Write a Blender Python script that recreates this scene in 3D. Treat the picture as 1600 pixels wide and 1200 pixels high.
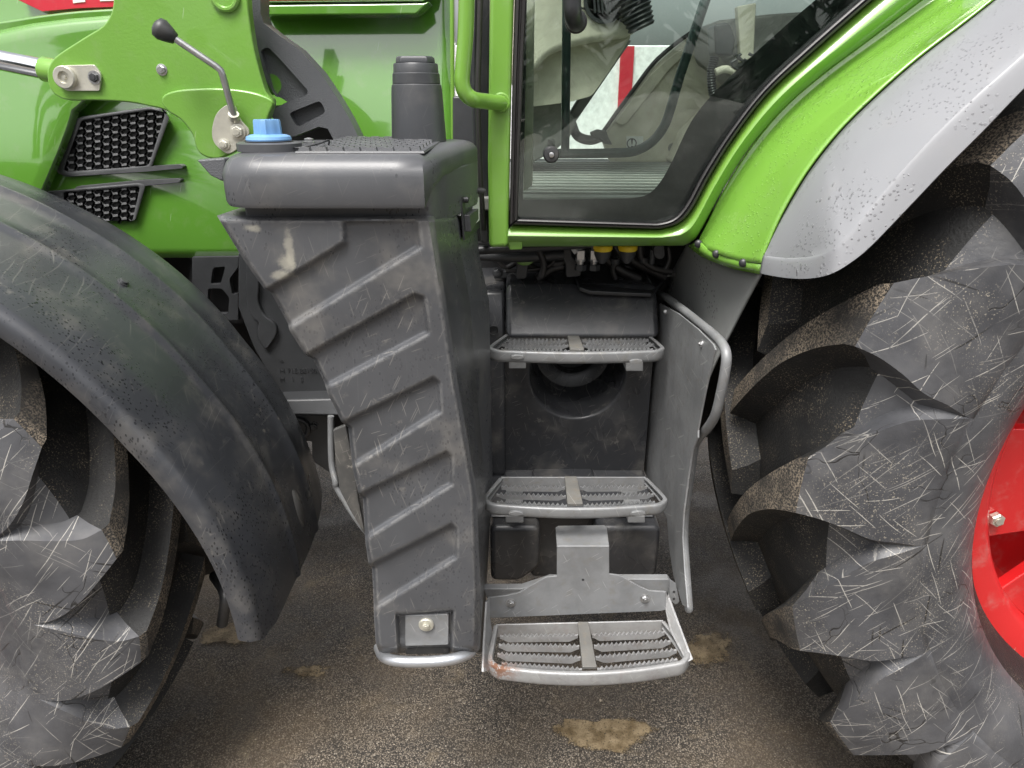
import bpy, bmesh, math, random
from mathutils import Vector, Matrix
random.seed(7)
rad = math.radians
for o in list(bpy.data.objects):
    bpy.data.objects.remove(o)
S = bpy.context.scene
COL = S.collection

# ------------------------------------------------------------------ camera
H, PITCH, F = 1.70, rad(22.0), 1110.0          # camera height, tilt down, focal length in photo pixels
cam = bpy.data.cameras.new('camera')
cam.sensor_width = 36.0
cam.lens = F / 1600.0 * 36.0
cam.clip_start, cam.clip_end = 0.02, 500.0
cam_o = bpy.data.objects.new('camera', cam)
COL.objects.link(cam_o)
cam_o.location = (0, 0, H)
cam_o.rotation_euler = (rad(90) - PITCH, 0, 0)
S.camera = cam_o

# ------------------------------------------------------------------ light: bright overcast
SUN_EL, SUN_AZ = rad(64), rad(205)
w = bpy.data.worlds.new('World')
S.world = w
w.use_nodes = True
nt = w.node_tree
nt.nodes.clear()
sky = nt.nodes.new('ShaderNodeTexSky')
sky.sky_type = 'NISHITA'
sky.sun_disc = False
sky.sun_elevation = SUN_EL
sky.sun_rotation = SUN_AZ
sky.air_density, sky.dust_density, sky.ozone_density = 1.0, 6.0, 1.0
hs = nt.nodes.new('ShaderNodeHueSaturation')
hs.inputs['Saturation'].default_value = 0.18
bgn = nt.nodes.new('ShaderNodeBackground')
bgn.inputs['Strength'].default_value = 0.095
wo = nt.nodes.new('ShaderNodeOutputWorld')
nt.links.new(sky.outputs[0], hs.inputs['Color'])
nt.links.new(hs.outputs[0], bgn.inputs[0])
nt.links.new(bgn.outputs[0], wo.inputs[0])
sl = bpy.data.lights.new('sun', 'SUN')
sl.energy = 1.5
sl.angle = rad(22)
sl.color = (1.0, 0.965, 0.92)
so = bpy.data.objects.new('sun', sl)
COL.objects.link(so)
# sky azimuth convention: rotation 0 = +Y, clockwise seen from above
sd = Vector((math.sin(SUN_AZ) * math.cos(SUN_EL), math.cos(SUN_AZ) * math.cos(SUN_EL), math.sin(SUN_EL)))
so.rotation_euler = sd.to_track_quat('Z', 'Y').to_euler()
so.location = sd * 20
vs = S.view_settings
vs.view_transform = 'Standard'
vs.look = 'None'
vs.gamma = 1
vs.use_curve_mapping = False
vs.exposure = 1.3
S.render.engine = 'CYCLES'
S.cycles.max_bounces = 6
S.cycles.transparent_max_bounces = 12

# ------------------------------------------------------------------ pixel -> place
CP, SP = math.cos(PITCH), math.sin(PITCH)
def ray(px, py):
    u, v = (px - 800) / F, (600 - py) / F
    return Vector((u, CP + v * SP, -SP + v * CP))
def P(px, py, Y):
    d = ray(px, py); t = Y / d.y
    return Vector((d.x * t, Y, H + d.z * t))
def PZ(px, py, Z):
    d = ray(px, py); t = (Z - H) / d.z
    return Vector((d.x * t, d.y * t, Z))
def PX(px, py, X):
    d = ray(px, py); t = X / d.x
    return Vector((X, d.y * t, H + d.z * t))
def depth(p):
    return p[1] * CP - (p[2] - H) * SP
def rpx(px, p):           # size in metres of px photo pixels at place p
    return px * depth(p) / F

# ------------------------------------------------------------------ node helper
class N:
    def __init__(self, name):
        self.m = bpy.data.materials.new(name)
        self.m.use_nodes = True
        self.t = self.m.node_tree
        self.t.nodes.clear()
        self.out = self.t.nodes.new('ShaderNodeOutputMaterial')
        self.pos = self.t.nodes.new('ShaderNodeNewGeometry')
    def put(self, node, key, val):
        s = node.inputs[key]
        if hasattr(val, 'is_linked') or isinstance(val, bpy.types.NodeSocket):
            self.t.links.new(val, s)
        else:
            if s.type == 'RGBA' and len(val) == 3:
                val = (*val, 1)
            s.default_value = val
    def n(self, typ, _o=0, _p=None, **kw):
        nd = self.t.nodes.new('ShaderNode' + typ)
        for k, v in (_p or {}).items():
            setattr(nd, k, v)
        for k, v in kw.items():
            key = int(k[1:]) if k[0] == 'i' and k[1:].isdigit() else k.replace('_', ' ')
            self.put(nd, key, v)
        return nd.outputs[_o]
    def math(self, op, a, b=0.0, c=0.0, clamp=False):
        nd = self.t.nodes.new('ShaderNodeMath'); nd.operation = op; nd.use_clamp = clamp
        for i, v in enumerate((a, b, c)):
            self.put(nd, i, v)
        return nd.outputs[0]
    def P(self):
        return self.pos.outputs['Position']
    def noise(self, scale, detail=4, rough=0.55, vec=None, dist=0.0):
        return self.n('TexNoise', Vector=vec or self.P(), Scale=scale, Detail=min(detail, 4), Roughness=rough, Distortion=dist)
    def ramp(self, x, a, b):                     # smooth 0..1 between a and b
        nd = self.t.nodes.new('ShaderNodeMapRange'); nd.interpolation_type = 'SMOOTHSTEP'
        self.put(nd, 0, x); nd.inputs[1].default_value = a; nd.inputs[2].default_value = b
        return nd.outputs[0]
    def mix(self, f, a, b):
        nd = self.t.nodes.new('ShaderNodeMix'); nd.data_type = 'RGBA'
        self.put(nd, 0, f); self.put(nd, 6, a); self.put(nd, 7, b)
        return nd.outputs[2]
    def streaks(self, ang, length, width, r=0.3, seed=0.0, wob=0.01):
        """thin marks of finite length lying along ang (deg) on faces looking at -Y"""
        if not hasattr(self, 'wv'):
            nz = self.n('TexNoise', 1, Vector=self.P(), Scale=9.0, Detail=1)
            p = self.n('VectorMath', _p={'operation': 'MULTIPLY_ADD'}, i0=nz, i1=(wob, wob, wob), i2=self.P())
            self.wv = self.t.nodes.new('ShaderNodeSeparateXYZ'); self.t.links.new(p, self.wv.inputs[0])
        sp = self.wv
        c, s = math.cos(rad(ang)), math.sin(rad(ang))
        x = self.math('MULTIPLY_ADD', sp.outputs[1], 0.22, sp.outputs[0])
        z = self.math('MULTIPLY_ADD', sp.outputs[1], 0.13, sp.outputs[2])
        u = self.math('ADD', self.math('MULTIPLY', x, c / length), self.math('MULTIPLY', z, s / length))
        v = self.math('ADD', self.math('MULTIPLY', x, -s / width), self.math('MULTIPLY', z, c / width))
        cb = self.n('CombineXYZ', X=self.math('ADD', u, seed), Y=self.math('ADD', v, seed * 3.1))
        d = self.n('TexVoronoi', 0, _p={'voronoi_dimensions': '2D'}, Vector=cb, Scale=1.0)
        return self.math('LESS_THAN', d, r)
    def dots(self, scale, r, stretch=(1, 1, 1), seed=0):
        v = self.n('VectorMath', _p={'operation': 'MULTIPLY_ADD'}, i0=self.P(), i1=stretch, i2=(seed, seed * .7, seed * .3))
        d = self.n('TexVoronoi', 0, Vector=v, Scale=scale)
        return self.ramp(d, r, r * 0.75)
    def cracks(self, scale, wdt, dist=0.05):
        nz = self.n('TexNoise', 1, Vector=self.P(), Scale=6.0, Detail=3)
        p = self.n('VectorMath', _p={'operation': 'MULTIPLY_ADD'}, i0=nz, i1=(dist,) * 3, i2=self.P())
        d = self.n('TexVoronoi', 0, _p={'feature': 'DISTANCE_TO_EDGE'}, Vector=p, Scale=scale)
        return self.ramp(d, wdt, wdt * 0.3)
    def bump(self, h, strength=0.3, dist=0.01, normal=None):
        kw = dict(Height=h, Strength=strength, Distance=dist)
        if normal is not None:
            kw['Normal'] = normal
        return self.n('Bump', **kw)
    def bsdf(self, color, rough, metal=0.0, normal=None, coat=0.0, spec=0.5, extra=None):
        nd = self.t.nodes.new('ShaderNodeBsdfPrincipled')
        self.put(nd, 'Base Color', color); self.put(nd, 'Roughness', rough); self.put(nd, 'Metallic', metal)
        if coat:
            self.put(nd, 'Coat Weight', coat); nd.inputs['Coat Roughness'].default_value = 0.04
        nd.inputs['Specular IOR Level'].default_value = spec
        if normal is not None:
            self.put(nd, 'Normal', normal)
        for k, v in (extra or {}).items():
            self.put(nd, k, v)
        self.t.links.new(nd.outputs[0], self.out.inputs[0])
        return self.m

# ------------------------------------------------------------------ materials
DUST = (0.34, 0.315, 0.275)
def m_plastic(name, base=(0.05, 0.052, 0.056), rough=0.42, dust=0.5, scr=0.6, drops=0.0, grime=1.0, bump=0.12, sscale=1.0, wear=0.0):
    g = N(name)
    big = g.noise(3.1, 5, 0.6)
    col = g.mix(g.ramp(big, 0.3, 0.75), base, tuple(c * 1.5 for c in base))
    haze = g.math('MULTIPLY', g.ramp(g.noise(9.0, 6, 0.65), 0.48, 0.75), 0.25 * dust)
    col = g.mix(haze, col, DUST)
    pat = g.ramp(g.noise(2.3, 3, 0.5), 0.42, 0.66)
    s1 = g.streaks(63, .26 * sscale, .011 * sscale, .060, 1.3)
    s2 = g.streaks(105, .30 * sscale, .014 * sscale, .050, 5.1)
    s3 = g.streaks(20, .22 * sscale, .013 * sscale, .045, 9.7)
    s = g.math('MULTIPLY', g.math('MAXIMUM', g.math('MAXIMUM', s1, s2), s3), g.math('MULTIPLY', g.math('ADD', pat, .3), scr, clamp=True))
    col = g.mix(g.math('MULTIPLY', s, .38), col, (0.36, 0.34, 0.31))
    smud = g.math('MULTIPLY', g.ramp(g.noise(30, 7, 0.75), 0.60, 0.72), g.math('MULTIPLY', pat, 0.55 * dust))
    col = g.mix(smud, col, DUST)
    if wear:      # rubbed convex edges and fine abrasion
        pt = g.ramp(g.pos.outputs['Pointiness'], .505, .53)
        wm = g.math('MULTIPLY', pt, g.ramp(g.noise(60, 4, .7), .38, .58))
        ab = g.math('MULTIPLY', g.streaks(88, .5, .006, .06, 31.0), g.ramp(g.noise(6, 3), .42, .6))
        wm = g.math('MAXIMUM', wm, g.math('MULTIPLY', ab, .6))
        col = g.mix(g.math('MULTIPLY', wm, wear), col, (0.36, 0.35, 0.33))
        for (px_, py_, sx, sz) in ((453, 395, .010, .040), (448, 412, .016, .022), (440, 430, .022, .010), (395, 357, .018, .008)):     # dried pale splash
            q = P(px_, py_, 1.15)
            dv = g.n('VectorMath', _p={'operation': 'MULTIPLY_ADD'}, i0=g.P(), i1=(1 / sx, 0, 1 / sz), i2=(-q.x / sx, 0, -q.z / sz))
            ln = g.n('VectorMath', 1, _p={'operation': 'LENGTH'}, i0=dv)
            sm_ = g.math('MULTIPLY', g.ramp(g.math('ADD', ln, g.math('MULTIPLY', g.noise(45, 4, .7), 1.6)), 1.9, 1.15), .5)
            col = g.mix(sm_, col, (0.42, 0.40, 0.33))
    fine = g.noise(420, 2, 0.5)
    h = g.math('MULTIPLY', fine, 0.3)
    r = g.math('MULTIPLY_ADD', big, 0.25, rough - 0.12)
    if drops:
        d = g.math('MAXIMUM', g.dots(150, 0.27, (1, 1, .55)), g.dots(70, 0.17, (1, 1, .6), 3)); d2 = g.ramp(g.noise(5.2, 3), 0.47, 0.62)
        dd = g.math('MULTIPLY', d, d2)
        col = g.mix(g.math('MULTIPLY', dd, drops), col, tuple(c * 0.25 for c in base))
        h = g.math('ADD', h, g.math('MULTIPLY', dd, 1.2))
        r = g.math('MULTIPLY_ADD', dd, -0.3, r)
    return g.bsdf(col, r, normal=g.bump(h, bump, 0.004))

def m_paint(name, base, rough=0.3, drops=0.0, peel=0.03, dust=0.12, coat=0.6, metal=0.0, dropcol=None, coat_ior=1.5):
    g = N(name)
    big = g.noise(2.0, 3)
    col = g.mix(g.ramp(big, .3, .7), tuple(c * 0.94 for c in base), tuple(min(1, c * 1.05) for c in base))
    dm = g.math('MULTIPLY', g.ramp(g.noise(16, 7, 0.7), 0.5, 0.8), dust)
    col = g.mix(dm, col, DUST)
    sc = g.math('MULTIPLY', g.streaks(75, .40, .03, .028, 3.0), g.ramp(g.noise(3, 2), .5, .7))
    col = g.mix(g.math('MULTIPLY', sc, 0.35), col, (0.6, 0.7, 0.5))
    h = g.math('MULTIPLY', g.noise(170, 2), 1.0)
    nrm = g.bump(h, peel, 0.003)
    r = g.math('MULTIPLY_ADD', dm, 0.4, rough)
    if drops:
        nz = g.noise(55, 2)
        d = g.math('MULTIPLY', g.dots(120, 0.27, (1, 1, 1)), g.ramp(g.noise(7, 3), .42, .6))
        d2 = g.math('MULTIPLY', g.dots(62, 0.22, (1, 1, .8), 4), g.ramp(g.noise(5, 2), .5, .6))
        dd = g.math('MAXIMUM', d, d2)
        nrm = g.bump(dd, 0.6, 0.004, nrm)
        if dropcol:
            col = g.mix(g.math('MULTIPLY', dd, 0.45), col, dropcol)
    return g.bsdf(col, r, metal, nrm, coat, extra={'Coat IOR': coat_ior})

def m_metal(name, base=(0.42, 0.43, 0.44), rough=0.38, metal=0.85, grime=0.5, rust=0.0, rustx=None):
    g = N(name)
    big = g.noise(11, 6, 0.65)
    col = g.mix(g.ramp(big, .35, .7), base, tuple(c * 0.75 for c in base))
    gr = g.math('MULTIPLY', g.ramp(g.noise(42, 6, 0.7), .5, .72), grime)
    col = g.mix(gr, col, (0.20, 0.18, 0.15))
    s = g.math('MAXIMUM', g.streaks(35, .2, .012, .05, 2), g.streaks(115, .25, .014, .05, 7))
    col = g.mix(g.math('MULTIPLY', s, 0.3), col, (0.6, 0.6, 0.58))
    if rust:
        rm = g.math('MULTIPLY', g.ramp(g.noise(26, 6, .7), .56, .66), rust)
        if rustx is not None:
            vd = g.n('VectorMath', 1, _p={'operation': 'DISTANCE'}, i0=g.P(), i1=tuple(rustx[0]))
            near = g.ramp(vd, rustx[1], rustx[1] * .3)
            rm = g.math('MAXIMUM', rm, g.math('MULTIPLY', near, g.ramp(g.noise(60, 5, .7), .40, .52)))
        col = g.mix(rm, col, g.mix(g.noise(90, 3), (0.10, 0.035, 0.015), (0.24, 0.11, 0.055)))
        r = g.math('MULTIPLY_ADD', rm, .4, rough); mt = g.math('MULTIPLY_ADD', rm, -metal, metal)
    else:
        r = g.math('MULTIPLY_ADD', gr, .3, rough); mt = metal
    return g.bsdf(col, r, mt, g.bump(g.noise(200, 4, .6), 0.12, 0.003))

def m_flat(name, col, rough=0.5, metal=0.0, bump=0.0, spec=0.5):
    g = N(name)
    c = g.mix(g.ramp(g.noise(14, 5, .6), .3, .7), tuple(x * .85 for x in col), tuple(min(1, x * 1.12) for x in col))
    return g.bsdf(c, rough, metal, g.bump(g.noise(260, 3), bump, .003) if bump else None, spec=spec)

def m_rubber(name):
    """weathered tyre sidewall: long pale scuffs, dark dirt lines, fine dust"""
    g = N(name)
    base = g.mix(g.ramp(g.noise(5, 4, .6), .3, .7), (0.044, 0.045, 0.050), (0.100, 0.101, 0.108))
    dust = g.math('MULTIPLY', g.ramp(g.noise(8, 4, .7), .45, .75), 0.30)
    col = g.mix(dust, base, (0.21, 0.20, 0.185))
    m1 = g.ramp(g.noise(5.0, 3), .38, .55)
    m2 = g.ramp(g.noise(3.1, 2), .55, .40)
    def fam(lst):
        r_ = None
        for ang, L, W, r, sd in lst:
            s = g.streaks(ang, L, W, r, sd, 0.014)
            r_ = s if r_ is None else g.math('MAXIMUM', r_, s)
        return r_
    a1 = g.math('MULTIPLY', fam(((52, .95, .013, .062, 1.7), (30, .80, .015, .058, 4.2), (68, .75, .014, .050, 8.8), (44, .45, .009, .045, 23.3))), g.math('MULTIPLY_ADD', m1, .75, .16))
    a2 = g.math('MULTIPLY', fam(((118, .70, .014, .060, 12.4), (140, .60, .012, .055, 17.1), (10, .65, .018, .045, 29.9))), g.math('MULTIPLY_ADD', m2, .70, .12))
    a_ = g.math('MULTIPLY', g.math('MAXIMUM', a1, a2), g.ramp(g.noise(130, 2), .28, .45))
    dk = g.math('MULTIPLY', fam(((38, 1.1, .034, .05, 41.0), (160, .9, .036, .05, 47.0), (95, .8, .040, .045, 53.0))), g.ramp(g.noise(6.1, 3), .44, .56))
    ck = g.math('MULTIPLY', g.cracks(8, .010, .2), g.ramp(g.noise(5.7, 3), .52, .60))
    dk = g.math('MAXIMUM', dk, ck)
    col = g.mix(g.math('MULTIPLY', dk, .85), col, (0.014, 0.013, 0.012))
    col = g.mix(a_, col, (0.46, 0.44, 0.40))
    gr = g.math('MULTIPLY', g.ramp(g.noise(330, 2), .60, .68), g.ramp(g.noise(6, 3), .46, .62))
    col = g.mix(g.math('MULTIPLY', gr, .7), col, (0.40, 0.36, 0.29))
    h = g.math('ADD', g.math('MULTIPLY', g.noise(90, 4, .6), .5), g.math('MULTIPLY', dk, -.7))
    return g.bsdf(col, g.math('MULTIPLY_ADD', dust, .4, .44), normal=g.bump(h, .3, .004))

def m_groove(name, base, spk):
    """dirty black rubber of grooves and lug flanks with clinging sand"""
    g = N(name)
    c = g.mix(g.noise(20, 4, .7), tuple(x * .6 for x in base), tuple(x * 1.5 for x in base))
    mk = g.math('MULTIPLY', g.ramp(g.noise(300, 3, .7), .56, .66), g.ramp(g.noise(11, 4, .6), .40, .62))
    c = g.mix(g.math('MULTIPLY', mk, spk), c, (0.34, 0.28, 0.20))
    return g.bsdf(c, .62, normal=g.bump(g.noise(160, 4, .7), .5, .005), spec=.35)

def m_sand():
    g = N('sandy_rubber')
    n = g.noise(260, 4, .7)
    n2 = g.noise(900, 2, .6)
    mk = g.math('MULTIPLY', g.ramp(n, .44, .60), g.ramp(g.noise(9, 4, .6), .30, .62))
    col = g.mix(mk, (0.028, 0.026, 0.024), g.mix(n2, (0.10, 0.075, 0.05), (0.52, 0.43, 0.32)))
    return g.bsdf(col, .85, normal=g.bump(g.math('ADD', n, n2), .7, .005))

GREEN = (0.170, 0.355, 0.050)
M = {}
M['green'] = m_paint('green_paint', GREEN)
M['green_hood'] = m_paint('green_hood_paint', (0.105, 0.270, 0.034), rough=.16, coat=1.0, dust=.16, coat_ior=1.9)
M['green_cast'] = m_paint('green_cast_paint', (0.155, 0.335, 0.050), rough=.33, peel=.14)
M['green_wet'] = m_paint('green_wet_paint', (0.185, 0.39, 0.055), rough=.25, drops=1, coat=1.0)
M['grey_wet'] = m_paint('grey_fender_plastic', (0.28, 0.285, 0.30), rough=.45, drops=1, coat=.15, dropcol=(0.13, .13, .135))
M['red'] = m_paint('red_paint', (0.56, 0.014, 0.016), rough=.38, dust=.3)
M['red_decal'] = m_paint('red_decal', (0.55, 0.03, 0.05), rough=.3)
M['white'] = m_flat('white_decal', (.75, .75, .74), .5)
M['tank'] = m_plastic('scuffed_tank_plastic', (0.060, 0.062, 0.067), .31, dust=.9, scr=1.0, drops=.25, wear=.16)
M['lid'] = m_plastic('tank_lid_plastic', (0.064, 0.066, 0.071), .36, dust=.5, scr=.6, drops=.9)
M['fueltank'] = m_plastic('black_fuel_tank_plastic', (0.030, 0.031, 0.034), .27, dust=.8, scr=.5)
M['fender'] = m_plastic('front_fender_plastic', (0.036, 0.038, 0.043), .29, dust=.7, scr=.5, drops=.8)
M['shield'] = m_plastic('mudguard_plastic', (0.23, 0.235, 0.23), .38, dust=.3, scr=.2, drops=.95)
M['black'] = m_plastic('black_plastic', (0.022, 0.023, 0.025), .40, dust=.35, scr=.25)
M['bottle'] = m_plastic('filler_plastic', (0.040, 0.042, 0.046), .38, dust=.4, scr=.3)
M['dark'] = m_flat('underbody_dark', (0.018, 0.018, 0.019), .6)
M['frame'] = m_flat('chassis_grey', (0.048, 0.050, 0.053), .42, bump=.1)
M['cast'] = m_plastic('cast_grey_iron', (0.075, 0.078, 0.084), .36, dust=.1, scr=.05, bump=.9)
M['rub'] = m_rubber('tyre_rubber')
M['sand'] = m_sand()
M['rubflank'] = m_groove('dirty_black_rubber', (0.018, 0.018, 0.018), .75)
M['seal'] = m_flat('rubber_seal', (0.028, 0.026, 0.026), .40, bump=.1)
M['chrome'] = m_flat('chrome', (0.75, 0.76, 0.78), .07, 1.0)
M['zinc'] = m_metal('zinc_plate', (0.74, 0.72, 0.62), .30, .6, grime=.08)
M['bolt'] = m_metal('bolt_steel', (0.60, 0.60, 0.60), .30, .9, grime=.15)
M['step'] = m_metal('step_steel', (0.27, 0.275, 0.28), .45, .35, grime=.45)
M['steprust'] = m_metal('worn_step_steel', (0.38, 0.38, 0.38), .45, .35, grime=.4, rust=.12, rustx=(P(770, 1045, 1.14), .075))
M['rail'] = m_metal('grey_painted_steel', (0.25, 0.255, 0.26), .45, .15, grime=.35)
M['alu'] = m_metal('aluminium', (0.60, 0.62, 0.65), .34, .8, grime=.15)
M['blue'] = m_flat('blue_cap_plastic', (0.17, 0.35, 0.62), .42)
M['yellow'] = m_flat('yellow_cap', (0.78, 0.55, 0.02), .4)
M['beige'] = m_flat('beige_trim', (0.60, 0.56, 0.45), .6, bump=.1)
M['greytrim'] = m_flat('grey_trim', (0.20, 0.195, 0.18), .6)
M['floor'] = m_plastic('cab_floor_mat', (0.22, 0.225, 0.21), .40, dust=1.4, scr=.6)
M['teal'] = m_flat('dark_tube_paint', (0.075, 0.105, 0.105), .22)
M['frit'] = m_flat('glass_border_black', (0.016, 0.016, 0.016), .35)
M['wall'] = m_flat('white_cladding', (0.88, 0.88, 0.88), .6)
M['vent'] = m_flat('vent_grey', (0.17, 0.172, 0.175), .4)
M['ventframe'] = m_flat('vent_frame_grey', (0.085, 0.087, 0.09), .4)
M['lens'] = m_plastic('scraped_lens', (0.075, 0.074, 0.072), .35, dust=1.6, scr=1.2)

def m_glass():
    g = N('tinted_glass')
    tr = g.n('BsdfTransparent', Color=(0.80, 0.88, 0.83))
    gl = g.n('BsdfGlossy', Color=(1, 1, 1), Roughness=0.015)
    fr = g.n('Fresnel', IOR=1.75)
    sm = g.math('MULTIPLY', g.ramp(g.noise(8, 6, .75), .45, .8), .05)
    df = g.n('BsdfDiffuse', Color=(.6, .6, .58))
    mx = g.t.nodes.new('ShaderNodeMixShader'); g.put(mx, 0, fr); g.put(mx, 1, tr); g.put(mx, 2, gl)
    m2 = g.t.nodes.new('ShaderNodeMixShader'); g.put(m2, 0, sm); g.put(m2, 1, mx.outputs[0]); g.put(m2, 2, df)
    g.t.links.new(m2.outputs[0], g.out.inputs[0])
    return g.m
M['glass'] = m_glass()

def m_asphalt():
    g = N('wet_asphalt')
    v1 = g.t.nodes.new('ShaderNodeTexVoronoi'); v1.inputs['Scale'].default_value = 230; g.t.links.new(g.P(), v1.inputs['Vector'])
    v2 = g.t.nodes.new('ShaderNodeTexVoronoi'); v2.inputs['Scale'].default_value = 95; g.t.links.new(g.P(), v2.inputs['Vector'])
    s1 = g.t.nodes.new('ShaderNodeSeparateColor'); g.t.links.new(v1.outputs[1], s1.inputs[0])
    s2 = g.t.nodes.new('ShaderNodeSeparateColor'); g.t.links.new(v2.outputs[1], s2.inputs[0])
    big = g.noise(1.6, 4, .62)
    mid = g.noise(7, 4, .65)
    # every stone of the surface has a tone of its own, bitumen between
    tone = g.mix(s1.outputs[0], (0.060, 0.049, 0.038), (0.275, 0.230, 0.178))
    tone = g.mix(g.ramp(s1.outputs[1], .94, .985), tone, (0.42, 0.37, 0.30))
    c = g.mix(g.ramp(v1.outputs[0], .35, .62), tone, (0.034, 0.029, 0.024))
    chip = g.math('MULTIPLY', g.ramp(s2.outputs[0], .86, .90), g.ramp(v2.outputs[0], .42, .30))
    c = g.mix(g.math('MULTIPLY', chip, .75), c, g.mix(s2.outputs[1], (0.10, 0.085, 0.065), (0.33, 0.29, 0.235)))
    c = g.mix(g.math('MULTIPLY', g.ramp(big, .42, .66), .50), c, (0.150, 0.108, 0.064))
    c = g.mix(g.math('MULTIPLY', g.ramp(mid, .56, .70), .45), c, (0.20, 0.155, 0.10))
    wet = g.ramp(g.noise(3.3, 4, .6), .45, .62)
    c = g.mix(g.math('MULTIPLY', wet, .30), c, (0.028, 0.023, 0.018))
    h = g.math('ADD', g.math('MULTIPLY', v1.outputs[0], -.8), g.math('MULTIPLY', s1.outputs[2], .5))
    return g.bsdf(c, g.math('MULTIPLY_ADD', wet, -.25, .70), normal=g.bump(h, .6, .005))
M['asphalt'] = m_asphalt()
def m_puddle():
    """thin muddy film: thick in the middle, breaking up toward its edge"""
    g = N('muddy_film')
    at = g.t.nodes.new('ShaderNodeAttribute'); at.attribute_name = 'film'
    n = g.noise(22, 4, .65)
    c = g.mix(g.ramp(n, .3, .7), (0.12, 0.085, 0.045), (0.33, 0.255, 0.155))
    c = g.mix(g.math('MULTIPLY', g.dots(75, .22), .6), c, (0.05, 0.04, 0.03))
    m_ = g.bsdf(c, g.math('MULTIPLY_ADD', n, .6, .12), normal=g.bump(g.noise(160, 4), .3, .003))
    pr = g.out.inputs[0].links[0].from_socket
    mk = g.ramp(g.math('ADD', at.outputs['Fac'], g.math('MULTIPLY', g.noise(38, 4, .7), .9)), .68, .98)
    mk = g.math('MULTIPLY', mk, g.ramp(g.noise(210, 3, .6), .25, .45))
    tr = g.n('BsdfTransparent')
    mx = g.t.nodes.new('ShaderNodeMixShader'); g.put(mx, 0, mk); g.put(mx, 1, tr); g.put(mx, 2, pr)
    g.t.links.new(mx.outputs[0], g.out.inputs[0])
    return m_
M['puddle'] = m_puddle()
# ------------------------------------------------------------------ object helpers
TR = bpy.data.objects.new('tractor', None)
COL.objects.link(TR)
TR.location = (0.1, 2.35, 0.0)
TR.empty_display_size = .3
TR['label'] = 'green farm tractor with black plastic tanks, access steps and red wheel rim'
TR['category'] = 'tractor'
INV = Matrix.Translation(-Vector(TR.location))

def link(o, parent):
    COL.objects.link(o)
    if parent is not None:
        o.parent = parent
        if parent is TR:
            o.matrix_parent_inverse = INV
    return o

def obj(name, verts, faces, mat, parent=TR, smooth=35, bevel=0.0, seg=2, subd=0, mats=None, fm=None, label=None):
    me = bpy.data.meshes.new(name)
    me.from_pydata([tuple(v) for v in verts], [], [tuple(f) for f in faces])
    bm = bmesh.new(); bm.from_mesh(me)
    bmesh.ops.remove_doubles(bm, verts=bm.verts, dist=1e-6)
    bmesh.ops.recalc_face_normals(bm, faces=bm.faces)
    bm.to_mesh(me); bm.free()
    for m_ in (mats or [mat]):
        me.materials.append(M[m_] if isinstance(m_, str) else m_)
    if fm is not None and len(fm) == len(me.polygons):
        me.polygons.foreach_set('material_index', fm)
    if smooth:
        me.shade_smooth()
        me.set_sharp_from_angle(angle=rad(smooth))
    o = bpy.data.objects.new(name, me)
    if label:
        o['label'] = label
    link(o, parent)
    if bevel:
        b = o.modifiers.new('bevel', 'BEVEL'); b.width = bevel; b.segments = seg
        b.limit_method = 'ANGLE'; b.angle_limit = rad(32); b.harden_normals = True
    if subd:
        s = o.modifiers.new('subd', 'SUBSURF'); s.levels = s.render_levels = subd
    return o

def sm(pts, n=6, closed=False):
    """Catmull-Rom through points (2D or 3D)"""
    pts = [Vector(p) for p in pts]
    out = []
    k = len(pts)
    rng = range(k if closed else k - 1)
    for i in rng:
        p1, p2 = pts[i], pts[(i + 1) % k]
        p0 = pts[i - 1] if (i > 0 or closed) else p1 * 2 - p2
        p3 = pts[(i + 2) % k] if (i + 2 < k or closed) else p2 * 2 - p1
        for j in range(n):
            t = j / n
            out.append(0.5 * ((2 * p1) + (p2 - p0) * t + (2 * p0 - 5 * p1 + 4 * p2 - p3) * t * t + (3 * p1 - p0 - 3 * p2 + p3) * t ** 3))
    if not closed:
        out.append(pts[-1])
    return out

def fillet(pts, r, n=5):
    """round every corner of a closed polygon (2D/3D); r may be a list"""
    pts = [Vector(p) for p in pts]; k = len(pts); out = []
    for i, p in enumerate(pts):
        rr = r[i] if isinstance(r, (list, tuple)) else r
        a, b = pts[i - 1] - p, pts[(i + 1) % k] - p
        if rr <= 0 or a.length < 1e-6 or b.length < 1e-6:
            out.append(p); continue
        d = min(rr, a.length * .45, b.length * .45)
        s, e = p + a.normalized() * d, p + b.normalized() * d
        for j in range(n + 1):
            t = j / n
            out.append((1 - t) ** 2 * s + 2 * t * (1 - t) * p + t * t * e)
    return out

def prism(front, back):
    n = len(front)
    v = list(front) + list(back)
    f = [tuple(range(n)), tuple(range(2 * n - 1, n - 1, -1))]
    f += [(i, i + n, (i + 1) % n + n, (i + 1) % n) for i in range(n)]
    return v, f

def plate(name, pts, Y, th, mat, parent=TR, bevel=.003, seg=2, tilt=None, **kw):
    """flat sheet: outline seen at the pixels pts, standing in the plane Y, th metres thick (backwards).
    Y may be a function of (px, py)."""
    fr = [P(p[0], p[1], Y(p[0], p[1]) if callable(Y) else Y) for p in pts]
    bk = [v + Vector((0, th, 0)) for v in fr]
    v, f = prism(fr, bk)
    return obj(name, v, f, mat, parent, bevel=bevel, seg=seg, **kw)

def box(name, lo, hi, mat, parent=TR, bevel=.004, seg=2, **kw):
    x0, y0, z0 = lo; x1, y1, z1 = hi
    v = [(x, y, z) for x in (x0, x1) for y in (y0, y1) for z in (z0, z1)]
    f = [(0, 1, 3, 2), (4, 6, 7, 5), (0, 4, 5, 1), (2, 3, 7, 6), (0, 2, 6, 4), (1, 5, 7, 3)]
    return obj(name, v, f, mat, parent, bevel=bevel, seg=seg, **kw)

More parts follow.
